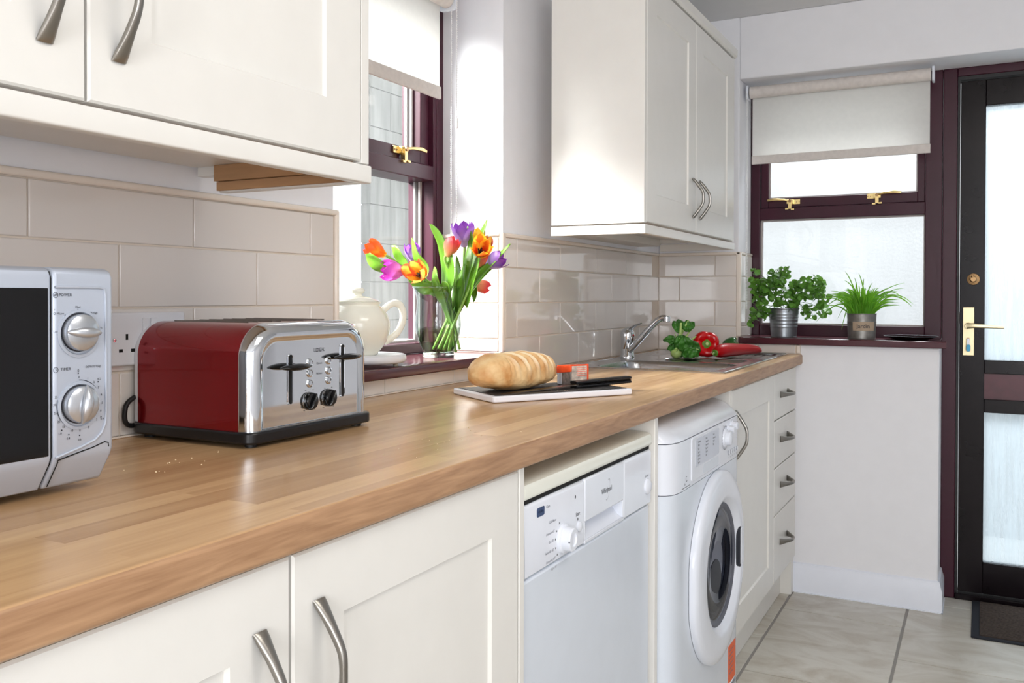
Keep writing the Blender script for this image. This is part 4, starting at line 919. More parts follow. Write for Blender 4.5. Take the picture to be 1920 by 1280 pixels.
def loaf():
    LC = (.266, 1.735); ang = 77; M_ = T(LC[0], LC[1], .9262) @ RZ(ang); b = nb(); NU, NV = 110, 64; cols = []; rings = []
    HL, HW, HH = .131, .056, .083
    for i in range(NU+1):
        u_ = -1+2*i/NU; x = HL*u_; env = max(0, 1-abs(u_)**2.6)**.5; ringv = []
        for j in range(NV):
            a = 2*pi*j/NV; ca, sa = cos(a), sin(a)
            y = HW*env*math.copysign(abs(ca)**.8, ca); z = HH*.5*env*math.copysign(abs(sa)**(.85 if sa > 0 else .5), sa)
            nv = Vector((x*9, y*14, z*14)); k_ = noise.noise(nv*3)*.0022+noise.noise(nv*9)*.0012; pale = 0
            if sa > -.15 and -.5 < u_ < .92:
                ph = (u_*HL*1000+y*320)/33.; d = ph-round(ph); s_ = max(0, min(1, (sa+.15)/.6)); cut = math.exp(-(d/.18)**2); k_ += s_*(-.016*cut+.0075*cos(2*pi*d))
                pale = s_*max(0, math.exp(-((d-.2)/.16)**2))*max(0, min(1, (u_+.45)*6))*.85
            elif sa > 0: k_ += .0015*noise.noise(nv*16)
            sc = 1+k_/.05; ringv.append(b.verts.new(M_ @ Vector((x, y*sc, HH*.5+z*sc-(.004*(1-env)))))); cols.append(pale)
        rings.append(ringv)
    for A_, B_ in zip(rings, rings[1:]):
        for j in range(NV): b.faces.new((A_[j], B_[j], B_[(j+1) % NV], A_[(j+1) % NV]))
    b.faces.new(rings[0][::-1]); b.faces.new(rings[-1])
    o = part('bread_loaf', b, 'crust', None, smooth=180); setcol(o, lambda i: (cols[i], 0, 0, 1) if i < len(cols) else (0, 0, 0, 1))
    z0 = min(v.co.z for v in o.data.vertices); o.data.transform(T(0, 0, .926-z0)); tag(o, 'crusty white bloomer loaf with slashed top on the slate board', 'bread')
loaf()
# butter packet
t = thing('butter_packet', 'small opened orange and brown foil packet behind the loaf on the board', 'packet', (.346, 1.872, .926), -33)
_pk = []
def Lp(name, b, m, **k): o = part(name, b, m, t, local=True, **k); return o
b = nb(); prism(b, [(-.03, 0), (.03, 0), (.032, .031), (.03, .0345), (-.028, .031), (-.031, .028)], 1, -.022, .022); pk = Lp('packet_wrapper', b, 'packet_side', bevel=.002)
b = nb(); prism(b, [(-.0305, .019), (.0315, .024), (.0325, .0335), (.0305, .0358), (-.0285, .0325), (-.0315, .028)], 1, -.0228, .0228); part('orange_band', b, 'orange_foil', pk, local=True, bevel=.001)
b = nb(); box(b, .031, .0332, -.0195, .0225, .001, .0335); part('printed_end', b, 'packet_print', pk, local=True)
b = nb(); box(b, .0308, .0338, .0188, .0229, .001, .036); part('orange_edge', b, 'orange_foil', pk, local=True)
b = nb()
for i in range(5): rectm(b, Matrix(((0, 0, 1, .0334), (1, 0, 0, 0), (0, 1, 0, 0), (0, 0, 0, 1))), -.008, .016, .03-.0032*i, .0307-.0032*i)
part('packet_print_lines', b, 'orange_foil', pk, local=True, smooth=180)
b = nb()
for i in range(5): box(b, -.026+.004*i, -.0245+.004*i, -.0231, -.0225, .002, .02)
part('packet_stripes', b, 'white_gloss', pk, local=True)
for o in [pk]+list(pk.children): o.data.transform(Matrix.Diagonal((.95, 1.05, 1.38, 1)))
# bread knife
t = thing('bread_knife', 'bread knife with black riveted handle lying along the slate board', 'knife', (.40, 1.87, .926))
h0, h1 = Vector((.376, 1.812, .9335)), Vector((.446, 1.967, .936)); dn = (h1-h0).normalized(); sdv = Vector((-dn.y, dn.x, 0))
for sgn, nm in ((1, 'handle_scale'), (-1, 'handle_scale')):
    b = nb(); sweep(b, [h0+(h1-h0)*i/10+Vector((0, 0, sgn*.0046)) for i in range(11)], [.011, .012, .0125, .0115, .012, .013, .013], [.0036]*7, up=(0, 0, 1), k=12, power=.6); part(nm, b, 'black_plastic', t, smooth=50)
b = nb(); sweep(b, [h0+(h1-h0)*i/10 for i in range(11)], [.0114, .0123, .0128, .0118, .0124, .0132, .0130], [.0012]*7, up=(0, 0, 1), k=8, power=.4); part('tang', b, 'steel_blade', t)
b = nb(); tip = h0-dn*.215+Vector((0, 0, -.006)); sd2 = sdv
pa = [h0+dn*.006-sd2*.011, h0+dn*.006+sd2*.012, tip+sd2*.012+dn*.01, tip+sd2*.002, tip-sd2*.006+dn*.03]
A_ = [b.verts.new(p+Vector((0, 0, .0008))) for p in pa]; B_ = [b.verts.new(p-Vector((0, 0, .0008))) for p in pa]; b.faces.new(A_); b.faces.new(B_[::-1])
for i in range(5): b.faces.new((A_[i], B_[i], B_[(i+1) % 5], A_[(i+1) % 5]))
part('blade', b, 'steel_blade', t)
# crumbs
b = nb(); rc = random.Random(11)
for i in range(46):
    if i < 20: x, y, z = .42+rc.random()*.1, .98+rc.random()*.3, .9108
    elif i < 34: x, y, z = .22+rc.random()*.08, .74+rc.random()*.3, .9108
    else: q = MB_ @ Vector((rc.uniform(-.1, .06), rc.uniform(-.08, -.05), 0)); x, y, z = q.x, q.y, .926
    bmesh.ops.create_icosphere(b, subdivisions=1, radius=rc.uniform(.0004, .0011), matrix=T(x, y, z))
o = part('bread_crumbs', b, 'crust', None); o['kind'] = 'stuff'; tag(o, 'pale bread crumbs scattered on the oak worktop and board', 'crumbs')
setcol(o, lambda i: (.7, 0, 0, 1))

# trivet and teapot on the left window sill
TC = (-.062, 1.632)
t = thing('trivet', 'round white trivet on small feet under the teapot', 'trivet', (TC[0], TC[1], .972))
b = nb(); lathe(b, [(0, .979), (.088, .979), (.0935, .983), (.0945, .989), (.093, .9955), (.088, .998), (.03, .9965), (0, .9965)], 56, T(TC[0], TC[1], 0)); part('trivet_plate', b, 'trivet_white', t, smooth=50)
for a in (20, 140, 260): b = nb(); cyl(b, (TC[0]+.072*cos(radians(a)), TC[1]+.072*sin(radians(a)), .9721), (TC[0]+.072*cos(radians(a)), TC[1]+.072*sin(radians(a)), .981), .0055, .0065, seg=14); part('foot', b, 'rubber_foot', t)
PC = (-.066, 1.612); TZ = .9968
t = thing('teapot', 'cream ceramic teapot with lid on a round white trivet', 'teapot', (PC[0], PC[1], TZ))
MT = T(PC[0], PC[1], TZ)
prof = [(0, 0), (.042, 0), (.045, .002), (.046, .006), (.053, .014), (.064, .03), (.0705, .05), (.0725, .062), (.0715, .076), (.067, .09), (.059, .101), (.0515, .108), (.0485, .1115), (.0485, .114), (.051, .1165), (.0515, .119), (.0475, .1195), (.044, .117), (.0, .117)]
b = nb(); lathe(b, prof, 64, MT, cap=False); body = part('pot_body', b, 'ceramic_cream', t, smooth=60)
b = nb(); lathe(b, [(0, .118), (.046, .1185), (.0475, .1205), (.045, .1225), (.033, .1285), (.018, .1315), (.0105, .1325), (.0085, .135), (.0095, .138), (.0142, .1405), (.0158, .1445), (.014, .149), (.008, .1512), (0, .1516)], 56, MT, cap=False); part('lid', b, 'ceramic_cream', t, smooth=60)
hd = Vector((.47, .883, 0))   # handle points away to the right of the camera, spout opposite
P0 = Vector((PC[0], PC[1], TZ))
hp_ = [P0+hd*a+Vector((0, 0, z)) for a, z in ((.058, .096), (.075, .110), (.092, .1165), (.107, .110), (.1135, .092), (.111, .07), (.1, .05), (.085, .037), (.066, .028))]
b = nb(); sweep(b, catmull(hp_, 6), [.0085, .008, .0085, .0085, .0085, .008, .009], [.0065, .0062, .0062, .0062, .006, .0062, .007], up=(-.883, .47, 0), k=14); part('handle', b, 'ceramic_cream', t, smooth=60)
sp_ = [P0-hd*a+Vector((0, 0, z)) for a, z in ((.055, .045), (.078, .055), (.094, .075), (.103, .098), (.115, .113))]
b = nb(); sweep(b, catmull(sp_, 6), [.024, .019, .014, .0115, .0105], [.024, .019, .014, .0115, .0105], up=(-.883, .47, 0), k=16); part('spout', b, 'ceramic_cream', t, smooth=60)

# glass vase with water
VC = (-.072, 1.958)
t = thing('glass_vase', 'clear waisted glass vase half filled with water on the window sill', 'vase', (VC[0], VC[1], .972))
MV = T(VC[0], VC[1], .9722)
vp = [(.0, .0), (.041, .0), (.0415, .004), (.0405, .012), (.043, .02), (.0515, .038), (.0585, .06), (.0615, .083), (.0595, .105), (.0562, .128), (.0555, .143), (.0575, .157), (.062, .170), (.0675, .1805)]
b = nb(); lathe(b, vp[3:], 56, MV, cap=False); part('vase_wall', b, 'vase_glass', t, smooth=180)
b = nb(); lathe(b, [(r_-.003, z) for r_, z in vp[4:]], 56, MV, cap=False); part('vase_inner_wall', b, 'vase_glass', t, smooth=180)
b = nb(); lathe(b, [(0, 0), (.041, 0), (.0415, .004), (.0405, .011), (.036, .013), (0, .0135)], 48, MV, cap=False); part('vase_base', b, 'thick_glass', t, smooth=60)
b = nb(); sweep(b, [MV @ Vector((.0665*cos(2*pi*i/48), .0665*sin(2*pi*i/48), .1805)) for i in range(49)], .0013, up=(0, 0, 1), k=8); part('vase_rim', b, 'thick_glass', t, smooth=180)
b = nb(); lathe(b, [(0, .0145), (.037, .0145), (.040, .02), (.0485, .038), (.0553, .06), (.0575, .0745), (0, .0745)], 48, MV, cap=False); part('water', b, 'vase_water', t, smooth=60)
# tulips
def petal(b, cols, M_, L_, Rm, Wm, phi, open_, curl=0, nt=12, ns=8):
    G = []
    for i in range(nt+1):
        t_ = i/nt; r_ = Rm*(.18+.9*sin(pi*min(.98, .05+.62*t_))**1.1)*(1-.28*t_**3*(1-open_))+open_*Rm*1.0*t_**2.2; z = L_*(t_-.12*open_*t_*t_)-curl*L_*.25*max(0, t_-.7)**1.5; wv = Wm*max(.03, sin(pi*(t_**.8)*.93+.1))**.8
        if t_ > .97: wv = Wm*.06
        row = []
        for j in range(ns+1):
            s_ = -1+2*j/ns; a = phi+s_*wv/max(r_, .012)*.85; rr_ = r_+.0035*(abs(s_)**2)*(t_ > .3)*.6-.0012*(1-abs(s_))*0
            row.append(b.verts.new(M_ @ Vector((rr_*cos(a), rr_*sin(a), z-.002*s_*s_)))); cols.append((t_, abs(s_)*.8+.1, 0, 1))
        G.append(row)
    for i in range(nt):
        for j in range(ns): b.faces.new((G[i][j], G[i+1][j], G[i+1][j+1], G[i][j+1]))
def tulip(label, pmat, head, dirv, path, size=1., open_=.15, leaves=(), seed=0):
    size *= 1.17
    """head: base of the flower; dirv: where the cup points; path: stem points from the water up"""
    rr_ = random.Random(seed); h = Vector(head); d = Vector(dirv).normalized()
    t = thing('tulip', label, 'tulip', tuple(path[0]), 0, 'tulips in the glass vase')
    M_ = T(*h) @ d.to_track_quat('Z', 'Y').to_matrix().to_4x4()
    b = nb(); cols = []
    for k_ in range(3): petal(b, cols, M_, .052*size, .0165*size, .019*size, radians(60+120*k_)+seed, open_*.7)
    for k_ in range(3): petal(b, cols, M_, .055*size, .0195*size, .021*size, radians(120*k_)+seed+rr_.uniform(-.1, .1), open_+rr_.uniform(-.04, .05), .3)
    o = part('petals', b, pmat, t, smooth=180, recalc=False); setcol(o, lambda i: cols[i])
    pp = catmull([Vector(p) for p in path]+[h-d*.012, h+d*.004], 7)
    b = nb(); sweep(b, pp, .0036, up=(.3, .7, .2), k=9); part('stem', b, 'tulip_stem', t, smooth=180)
    if open_ > .35:
        b = nb(); q = h+d*.004; cyl(b, q, q+d*.022, .0028, .0034, seg=8)
        for k_ in range(5):
            a = 2*pi*k_/5; e = M_ @ Vector((.007*cos(a), .007*sin(a), .024)); cyl(b, M_ @ Vector((.003*cos(a), .003*sin(a), .004)), e, .0011, .0018, seg=6)
        part('stamens', b, 'dark_void', t, smooth=180)
    for lf in leaves: leaf(t, *lf)
    return t
def leaf(parent, pts, wmax=.016, up=(-.47, -.88, .3), fold=.25):
    wmax *= 1.42
    pts = catmull(pts, 6); n = len(pts); b = nb(); G = []; upv = Vector(up)
    for i, p in enumerate(pts):
        t_ = i/(n-1); tg = (pts[min(i+1, n-1)]-pts[max(i-1, 0)]).normalized(); sd = tg.cross(upv)
        if sd.length < .05: sd = tg.cross(Vector((1, 0, 0)))
        sd.normalize(); nn = sd.cross(tg); W = wmax*max(.04, sin(pi*min(1, t_*.86+.14))**.75) if t_ < .999 else .0004
        G.append([b.verts.new(p+sd*W*s_+nn*(abs(s_)**1.3)*W*fold+nn*.0015*sin(9*t_+s_*3)) for s_ in (-1, -.66, -.33, 0, .33, .66, 1)])
    for A_, B_ in zip(G, G[1:]):
        for j in range(6): b.faces.new((A_[j], B_[j], B_[j+1], A_[j+1]))
    o = part('leaf', b, 'tulip_leaf', parent, smooth=180, recalc=False); sm = o.modifiers.new('thick', 'SOLIDIFY'); sm.thickness = .0009; return o
W0 = 2.312
def V(px, py, dw=0): return at(px, py, W0+dw)
def D(dx, dy, dz): return R*dx+U*dy-w*dz      # right, up, towards the camera
tulip('orange tulip at the left tip of the bunch, leaning over the teapot', 'petal_orange', V(722, 478, -.01), D(-.8, .45, .25), [V(862, 655), V(838, 560), V(800, 530), V(755, 500)], .92, .12,
      [([V(730, 508, -.02), V(712, 497, -.03), V(696, 483, -.03), V(687, 472, -.03)], .013)], 1)
tulip('magenta tulip facing left, below the orange one', 'petal_magenta', V(760, 508, -.03), D(-.9, .02, .35), [V(855, 660, .01), V(838, 575), V(815, 540), V(785, 520)], 1.02, .2, [([V(765, 512), V(757, 490, .01), V(745, 472, .01), V(735, 460, .02)], .012)], 2)
tulip('yellow and red open tulip facing the room at the vase left shoulder', 'petal_yellow_red', V(793, 520, -.02), D(-.35, .3, .85), [V(842, 658, -.02), V(848, 590, -.02), V(836, 552), V(812, 535)], 1.05, .5, [([V(792, 530), V(800, 505, .01), V(782, 478, .01), V(773, 446, .01)], .0125)], 3)
tulip('purple tulip half hidden behind a green leaf on the left', 'petal_purple', V(775, 492, .05), D(-.1, .95, .1), [V(850, 652, .03), V(830, 570, .03), V(795, 530, .04)], .85, .15, (), 4)
tulip('red-pink closed tulip at the middle of the bunch', 'petal_red_pink', V(838, 480, -.04), D(.42, .85, .2), [V(815, 650, .02), V(850, 570), V(850, 525, -.02)], .85, .02,
      [([V(838, 565, -.03), V(848, 520, -.04), V(846, 490, -.04), V(838, 465, -.02)], .015)], 5)
tulip('large purple tulip at the top of the bunch', 'petal_purple', V(870, 462, 0), D(-.06, .97, .2), [V(812, 655, .01), V(842, 590, .01), V(866, 530, .01)], 1.06, .32,
      [([V(832, 560, .01), V(838, 500, .01), V(830, 455, .01), V(806, 419, .02)], .0145), ([V(868, 560, -.02), V(880, 500, -.03), V(886, 460, -.02), V(877, 424, -.02)], .014)], 6)
tulip('small yellow tulip behind the purple ones at the top', 'petal_yellow', V(892, 462, .04), D(.15, .95, .1), [V(826, 655, .03), V(848, 590, .03), V(880, 520, .04)], .8, .1, [([V(876, 540, .02), V(893, 480, .03), V(902, 445, .03), V(913, 413, .03)], .012)], 7)
tulip('red tulip with yellow edges opening toward the room', 'petal_red_yellow', V(900, 478, -.05), D(.12, .45, .88), [V(832, 656, -.03), V(858, 590, -.03), V(884, 530, -.04)], .95, .5, [([V(875, 575, -.03), V(885, 530, -.045), V(893, 505, -.045), V(896, 478, -.03)], .014)], 8)
tulip('purple tulip at the right tip of the bunch', 'petal_purple', V(912, 500, .0), D(.85, .5, .2), [V(822, 654, -.01), V(848, 600), V(875, 545)], .92, .3,
      [([V(862, 585, 0), V(885, 535, -.02), V(922, 495, -.02), V(957, 457, -.02)], .011), ([V(874, 560, .01), V(892, 530, .02), V(915, 505, .02), V(932, 492, .02)], .018)], 9)
tulip('pink tulip mostly hidden behind the right-hand leaves', 'petal_red_pink', V(893, 505, .06), D(.5, .85, 0), [V(846, 656, .03), V(856, 590, .04), V(876, 540, .05)], .85, .1, (), 10)
tulip('red tulip low on the right behind the leaves', 'petal_red_pink', V(888, 535, .07), D(.85, -.15, 0), [V(836, 656, .04), V(852, 590, .05), V(868, 550, .06)], .75, .1,
      [([V(872, 545, .03), V(884, 540, .03), V(891, 550, .02), V(888, 566, .02)], .013), ([V(845, 590, -.01), V(822, 545, -.02), V(795, 540, -.01), V(765, 522, 0)], .014), ([V(855, 600, 0), V(866, 550, -.03), V(868, 520, -.03), V(872, 495, -.02)], .015), ([V(848, 610, -.01), V(830, 560, -.035), V(818, 525, -.03), V(815, 500, -.01)], .013)], 11)
tulip('yellow-red tulip bud hidden low among the leaves', 'petal_yellow_red', V(905, 470, .05), D(.4, .9, 0), [V(828, 656, .035), V(850, 600, .03), V(880, 540, .045)], .7, .0, [([V(842, 600, .02), V(858, 560, .02), V(862, 520, .02), V(856, 480, .02)], .015), ([V(850, 580, -.02), V(842, 545, -.05), V(832, 535, -.05), V(823, 545, -.04)], .009)], 12)

# plants on the far sill
def bucket(parent, cx_, cy_, z0, rb, rt, h, m, ridges):
    pr_ = [(0, z0), (rb, z0), (rb+.0008, z0+.002)]; n = 40
    for i in range(1, n):
        f = i/n; rr_ = rb+(rt-rb)*f+sum(.0011*math.exp(-((f-q)/.018)**2) for q in ridges); pr_.append((rr_, z0+h*f))
    pr_ += [(rt+.0015, z0+h-.001), (rt+.0015, z0+h+.001), (rt-.001, z0+h), (rt-.002, z0+h-.012), (rt-.003, z0+h-.013), (0, z0+h-.013)]
    b = nb(); lathe(b, pr_, 48, T(cx_, cy_, 0), cap=False); return part('pot', b, m, parent, smooth=40)
KX, KY = .487, 3.605
t = thing('potted_plant', 'round-leaved green plant in a ridged shiny metal bucket on the far sill', 'plant', (KX, KY, .9715))
bucket(t, KX, KY, .9717, .0485, .0575, .112, 'galvanised', (.36, .48, .60, .7, .8)); 
b = nb(); lathe(b, [(.0, 1.071), (.05, 1.071), (0, 1.074)], 24, T(KX, KY, 0), cap=False); part('soil', b, 'soil', t)
WP = (Vector((KX, KY, 1.08))-CAMP).dot(w); rp_ = random.Random(5); b = nb(); bs = nb()
blobs = [(1452, 520, 17, 46), (1434, 545, 22, 60), (1418, 535, 15, 26), (1424, 575, 18, 34), (1466, 548, 26, 70), (1492, 545, 16, 30), (1508, 540, 22, 55), (1528, 535, 18, 42), (1535, 560, 20, 38), (1500, 570, 20, 32), (1480, 570, 16, 26), (1543, 580, 13, 20), (1412, 592, 10, 12), (1432, 588, 12, 20), (1519, 585, 15, 20), (1470, 512, 12, 16), (1417, 508, 8, 8), (1407, 604, 7, 6)]
for bx_, by_, br_, cnt in blobs:
    cen = at(bx_, by_, WP+rp_.uniform(-.03, .02)); st_ = Vector((KX+rp_.uniform(-.03, .03), KY+rp_.uniform(-.03, .02), 1.075)); mid = (cen+st_)/2+Vector((0, 0, .03)); sweep(bs, catmull([st_, mid, cen], 5), .0012, up=(0, 1, 0), k=5)
    for i in range(int(cnt*1.15)):
        a = rp_.uniform(0, 2*pi); q = rp_.random()**.5; p = at(bx_+br_*q*cos(a), by_+br_*q*sin(a), WP+rp_.uniform(-.055, .03)); rad = rp_.uniform(.0085, .0145)
        nd = Vector((rp_.uniform(-1, 1), rp_.uniform(-1.3, .3), rp_.uniform(.1, 1.3))).normalized(); Ml = T(*p) @ nd.to_track_quat('Z', 'Y').to_matrix().to_4x4() @ RZ(rp_.uniform(0, 360))
        c0 = b.verts.new(Ml @ Vector((0, 0, -.0015))); rim = [b.verts.new(Ml @ Vector((rad*(1+.12*cos(3*k_*2*pi/9))*cos(2*pi*k_/9), rad*.92*sin(2*pi*k_/9), .0012*cos(2*2*pi*k_/9)))) for k_ in range(9)]
        for k_ in range(9): b.faces.new((c0, rim[k_], rim[(k_+1) % 9]))
        if i % 3 == 0: sweep(bs, [cen, (cen+p)/2+Vector((0, 0, .004)), p], .0006, up=(0, 1, 0), k=4)
part('foliage', b, 'leaf_round', t, smooth=180, recalc=False); part('stems', bs, 'pepper_stem', t, smooth=180)
GX, GY = .776, 3.595
t = thing('potted_plant', 'grassy spider-leaved plant in a tin pot with a paper label reading Jardin', 'plant', (GX, GY, .9715))
pot = bucket(t, GX, GY, .9717, .0488, .0525, .094, 'galvanised_old', (.62, .68))
b = nb(); lathe(b, [(.0, 1.054), (.046, 1.054), (0, 1.058)], 24, T(GX, GY, 0), cap=False); part('soil', b, 'soil', t)
TA = atan2(-GY, CAMP.x-GX); b = nb(); G = []
for i in range(13):
    a = TA+.16+radians(-46+92*i/12)*.98; row = []
    for zz in (1.003, 1.036): rr_ = .0512+(zz-1.0)*.04; row.append([b.verts.new((GX+(rr_+o_)*cos(a), GY+(rr_+o_)*sin(a), zz)) for o_ in (0, .0012)])
    G.append(row)
for A_, B_ in zip(G, G[1:]):
    b.faces.new((A_[0][1], B_[0][1], B_[1][1], A_[1][1])); b.faces.new((A_[1][0], B_[1][0], B_[0][0], A_[0][0])); b.faces.new((A_[1][1], B_[1][1], B_[1][0], A_[1][0])); b.faces.new((A_[0][0], B_[0][0], B_[0][1], A_[0][1]))
tg_ = part('paper_tag', b, 'paper_tag', pot)
b = nb(); a = TA+.1; text(b, 'Jardin', .0215, T(GX+.0542*cos(a), GY+.0542*sin(a), 1.0195) @ RZ(math.degrees(a)+90) @ RX(90), sx=.95, depth=.0008); part('tag_lettering', b, 'ink_dark', tg_, smooth=180)
WG = (Vector((GX, GY, 1.06))-CAMP).dot(w); b = nb(); rg = random.Random(9)
def blade(p0, ctl, wd):
    pts = catmull([p0]+ctl, 5); n = len(pts); G = []
    for i, p in enumerate(pts):
        t_ = i/(n-1); tg = (pts[min(i+1, n-1)]-pts[max(i-1, 0)]).normalized(); sd = tg.cross(Vector((-.3, -.9, .3))).normalized(); W = wd*(1-t_**2.2)*min(1, .55+t_*2)+.0002; nn = sd.cross(tg)
        G.append([b.verts.new(p-sd*W), b.verts.new(p+nn*W*.5), b.verts.new(p+sd*W)])
    for A_, B_ in zip(G, G[1:]):
        for j in range(2): b.faces.new((A_[j], B_[j], B_[j+1], A_[j+1]))
tips = [(1585, 509), (1583, 525), (1610, 512), (1636, 530), (1558, 545), (1548, 555), (1528, 606), (1545, 580), (1578, 618), (1570, 597), (1708, 572), (1712, 570), (1693, 560), (1695, 540), (1683, 545), (1697, 530), (1605, 528), (1620, 522), (1648, 545), (1602, 520), (1668, 540), (1655, 575), (1560, 568), (1710, 575)]
for tx, ty in tips:
    p0 = Vector((GX+rg.uniform(-.03, .03), GY+rg.uniform(-.03, .03), 1.06)); e = at(tx, ty, WG+rg.uniform(-.06, .05)); m1 = p0.lerp(e, .4)+Vector((0, 0, .025 if ty < 560 else .055)); m2 = p0.lerp(e, .75)+Vector((0, 0, .018 if ty < 560 else .04)); blade(p0, [m1, m2, e], .0028)
for i in range(230):
    a = rg.uniform(0, 2*pi); q = rg.random()**.6*.042; p0 = Vector((GX+q*cos(a), GY+q*sin(a), 1.056)); out = rg.uniform(.01, .085)*(.4+q/.042*.7); hgt = rg.uniform(.05, .105)*(1.15-out*4.5); a2 = a+rg.uniform(-.5, .5)
    yo = min(out*sin(a2), .06); e = p0+Vector((out*cos(a2)*1.15, yo, hgt)); blade(p0, [p0+Vector((out*.2*cos(a2), yo*.2, hgt*.5)), p0+Vector((out*.55*cos(a2), yo*.55, hgt*.92)), e], .0031)
part('foliage', b, 'leaf_grass', t, smooth=180, recalc=False)
t = thing('plate', 'shallow dark plate with a pale rim at the right end of the far sill', 'plate', (.945, 3.6, .9715))
b = nb(); lathe(b, [(0, .9717), (.05, .9717), (.06, .973), (.088, .9825), (.0925, .9842), (.0925, .9855), (.088, .985), (.058, .9765), (0, .975)], 56, T(.946, 3.6, 0), cap=False); pl = part('dish', b, 'black_gloss', t, smooth=50)
b = nb(); sweep(b, [(.946+.0922*cos(2*pi*i/60), 3.6+.0922*sin(2*pi*i/60), .9852) for i in range(61)], .0012, .0008, up=(0, 0, 1), k=6); part('rim', b, 'galvanised', pl, smooth=180)

# vegetables on the drainer
def bell(name, label, m, cen, rad, ht, axis, lobes=4, seed=0, stemlen=.02, cut=True):
    d = Vector(axis).normalized(); M_ = T(*cen) @ d.to_track_quat('Z', 'Y').to_matrix().to_4x4() @ RZ(seed*37); t = thing(name, label, 'pepper', tuple(cen))
    b = nb(); rings = []; NU, NV = 26, 56
    for i in range(NU+1):
        v = pi*i/NU; ring_ = []
        for j in range(NV):
            a = 2*pi*j/NV; lob = 1+.1*abs(cos(a*lobes/2))**.8-.06; env = max(0, sin(v))**.62; z = cos(v)*ht/2; dimp = .32*ht*max(0, cos(v))**6*(1-.9*env) if cos(v) > 0 else 0
            rr_ = rad*env*(lob if env > .3 else 1)*(1-.12*(1-cos(v))/2); ring_.append(b.verts.new(M_ @ Vector((rr_*cos(a), rr_*sin(a), z-dimp+.06*ht*env*cos(lobes*a)*(cos(v) > 0)*cos(v)))))
        rings.append(ring_)
    for A_, B_ in zip(rings, rings[1:]):
        for j in range(NV): b.faces.new((A_[j], B_[j], B_[(j+1) % NV], A_[(j+1) % NV]))
    bmesh.ops.remove_doubles(b, verts=b.verts, dist=1e-6); part('pepper_flesh', b, m, t, smooth=180)
    b = nb(); z0 = ht*.5-.3*ht; lathe(b, [(0, z0-.002), (rad*.36, z0+.004), (rad*.3, z0+.006), (.0075, z0+.008), (.006, z0+.008+stemlen*.6), (.0068, z0+.008+stemlen), (0, z0+.008+stemlen)], 20, M_, cap=False); stq = part('stalk', b, 'pepper_stem', t, smooth=50)
    b = nb(); lathe(b, [(0, z0+.0085+stemlen), (.0052, z0+.0083+stemlen)], 14, M_, cap=False); part('cut_end', b, 'stem_cut', stq); return t
pcn = at(1323, 648, 3.165); bell('bell_pepper', 'glossy red bell pepper with its green stalk facing the room', 'red_pepper', (pcn.x, pcn.y, .9125+.047), .050, .075, (.42, -.88, .12), 4, 1, .008)
gp = at(1371, 645, 3.33); bell('bell_pepper', 'dark green pepper lying behind the long red pepper', 'green_pepper', (gp.x, gp.y, .9125+.032), .033, .065, (.9, .1, .25), 3, 2, .006)
t = thing('pointed_pepper', 'long red pointed pepper lying across the drainer', 'pepper', tuple(at(1341, 662, 3.08)))
ax_ = [at(1341, 657, 3.09), at(1356, 657, 3.13), at(1380, 656, 3.2), at(1404, 657, 3.27), at(1419, 659, 3.31), at(1426, 662, 3.33)]
rads = [.017, .0235, .022, .0195, .015, .006]; ax_ = [Vector((p.x, p.y, .9128+max(r_, .007)*1.0+(.004 if i < 5 else .006))) for i, (p, r_) in enumerate(zip(ax_, rads))]
b = nb(); sweep(b, catmull(ax_, 6), [.012, .0225, .0245, .023, .0205, .0185, .0155, .011, .0055], up=(0, 0, 1), k=22); part('pepper_flesh', b, 'chilli_red', t, smooth=180)
b = nb(); dd_ = (ax_[0]-ax_[1]).normalized(); cyl(b, ax_[0]+dd_*.0, ax_[0]+dd_*.004, .012, .009); cyl(b, ax_[0]+dd_*.003, ax_[0]+dd_*.016, .0045, .0042, seg=12); stq = part('stalk', b, 'pepper_stem', t, smooth=50)
b = nb(); cyl(b, ax_[0]+dd_*.0158, ax_[0]+dd_*.0166, .0036, seg=12); part('cut_end', b, 'stem_cut', stq)
# bunch of greens
gc = at(1285, 655, 3.14); t = thing('leafy_greens', 'bunch of dark leafy greens with pale stalks beside the red pepper', 'greens', (gc.x, gc.y, .9135))
rv = random.Random(21); b = nb()
basep = at(1268, 664, 3.12); basep.z = max(basep.z, .93)
st_ends = [(1277, 605), (1300, 612), (1291, 600), (1266, 625), (1258, 640), (1305, 630), (1312, 655), (1295, 660), (1279, 640)]
for i, (tx, ty) in enumerate(st_ends):
    e = at(tx, ty, 3.14+rv.uniform(-.04, .04)); e.z = max(e.z, .925); mid = basep.lerp(e, .5)+Vector((rv.uniform(-.008, .008), rv.uniform(-.01, .01), .006)); sweep(b, catmull([basep+Vector((rv.uniform(-.01, .01), rv.uniform(-.01, .01), rv.uniform(-.006, .01))), mid, e], 6), [.0085, .007, .005, .003], [.005, .004, .003, .002], up=(0, .5, 1), k=10)
lathe(b, [(0, -.016), (.013, -.014), (.02, -.003), (.019, .008), (.012, .016), (0, .02)], 18, T(*basep) @ RX(20)); part('stalks', b, 'greens_stalk', t, smooth=180)
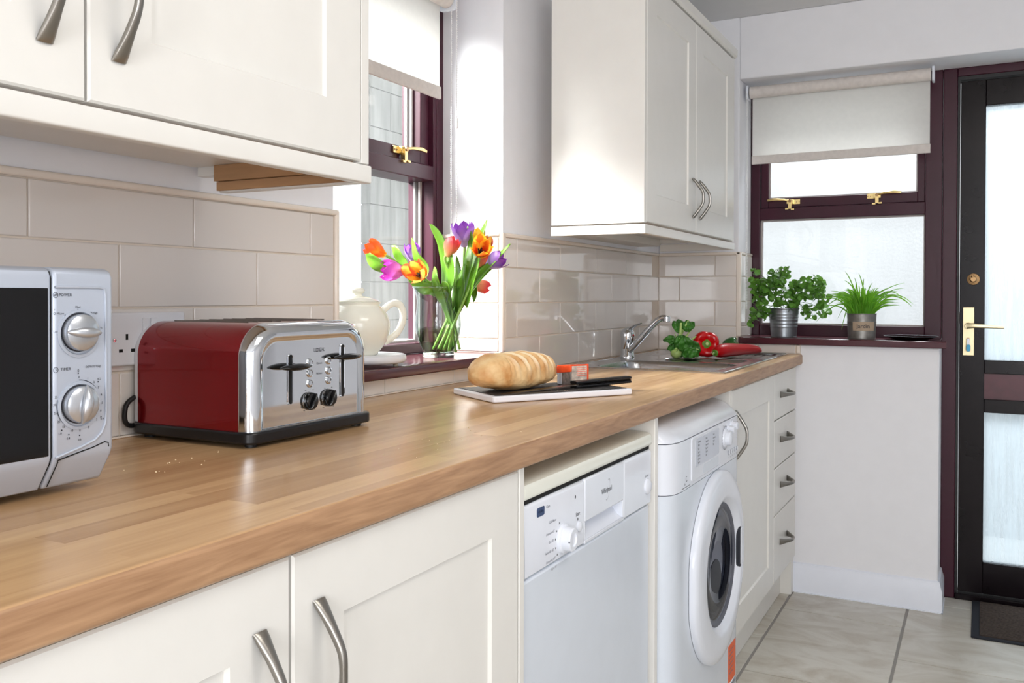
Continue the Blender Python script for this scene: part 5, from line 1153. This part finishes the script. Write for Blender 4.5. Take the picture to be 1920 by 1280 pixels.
def crinkle(cen, dirv, nrm, L_, W_, m='greens_leaf', sd_=0):
    d = Vector(dirv).normalized(); n_ = Vector(nrm); sd = d.cross(n_).normalized(); n_ = sd.cross(d); b = nb(); G = []
    for i in range(11):
        t_ = i/10; W = W_*max(.06, sin(pi*(t_*.88+.1))**.8); row = []
        for j in range(9):
            s_ = -1+j/4; p = cen+d*(L_*t_)+sd*(W*s_)+n_*(-.35*L_*t_*t_+.004*sin(7*s_+5*t_+sd_)+.003*sin(13*t_+sd_)+.25*W*abs(s_)); p.z = max(p.z, .9165); row.append(b.verts.new(p))
        G.append(row)
    for A_, B_ in zip(G, G[1:]):
        for j in range(8): b.faces.new((A_[j], B_[j], B_[j+1], A_[j+1]))
    o = part('leaf', b, m, t, smooth=180, recalc=False); sm = o.modifiers.new('thick', 'SOLIDIFY'); sm.thickness = .0008
tocam = -w
for (px, py, dw, dx, dy, L_, W_) in ((1277, 625, 0, -.35, .9, .042, .014), (1283, 618, .01, -.4, 1, .035, .014), (1298, 622, 0, .0, 1, .036, .016), (1290, 615, .02, .8, .7, .03, .014), (1268, 640, -.01, -.9, .3, .034, .015), (1272, 650, -.02, -.9, -.1, .03, .013), (1278, 628, -.03, .1, -1, .05, .022), (1292, 632, -.04, .2, -1, .05, .024), (1306, 640, -.03, .3, -1, .045, .02), (1288, 652, -.05, .4, -.9, .04, .02), (1300, 655, -.05, .6, -.7, .036, .018), (1276, 655, -.03, .1, -.9, .03, .016), (1295, 640, -.02, -.7, -.7, .04, .02), (1308, 652, -.02, .5, -.8, .035, .018), (1284, 640, -.035, -.3, -1, .042, .02)):
    crinkle(at(px-(9 if px > 1290 else 2), py, 3.14+dw), R*dx+U*dy, tocam*.8+U*.5, L_*1.15, W_*1.2, sd_=px)

# door mat
t = thing('door_mat', 'brown ribbed door mat with a dark rubber border by the glazed door', 'mat', (1.5, 3.5, 0))
b = nb(); box(b, 1.153, 1.86, 3.31, 3.702, .0005, .007); part('mat_border', b, 'mat_edge', t, bevel=.002)
b = nb()
for i in range(30): box(b, 1.178, 1.84, 3.326+.0122*i, 3.3355+.0122*i, .006, .0115)
part('mat_ribs', b, 'mat_rib', t, bevel=.001, seg=1)
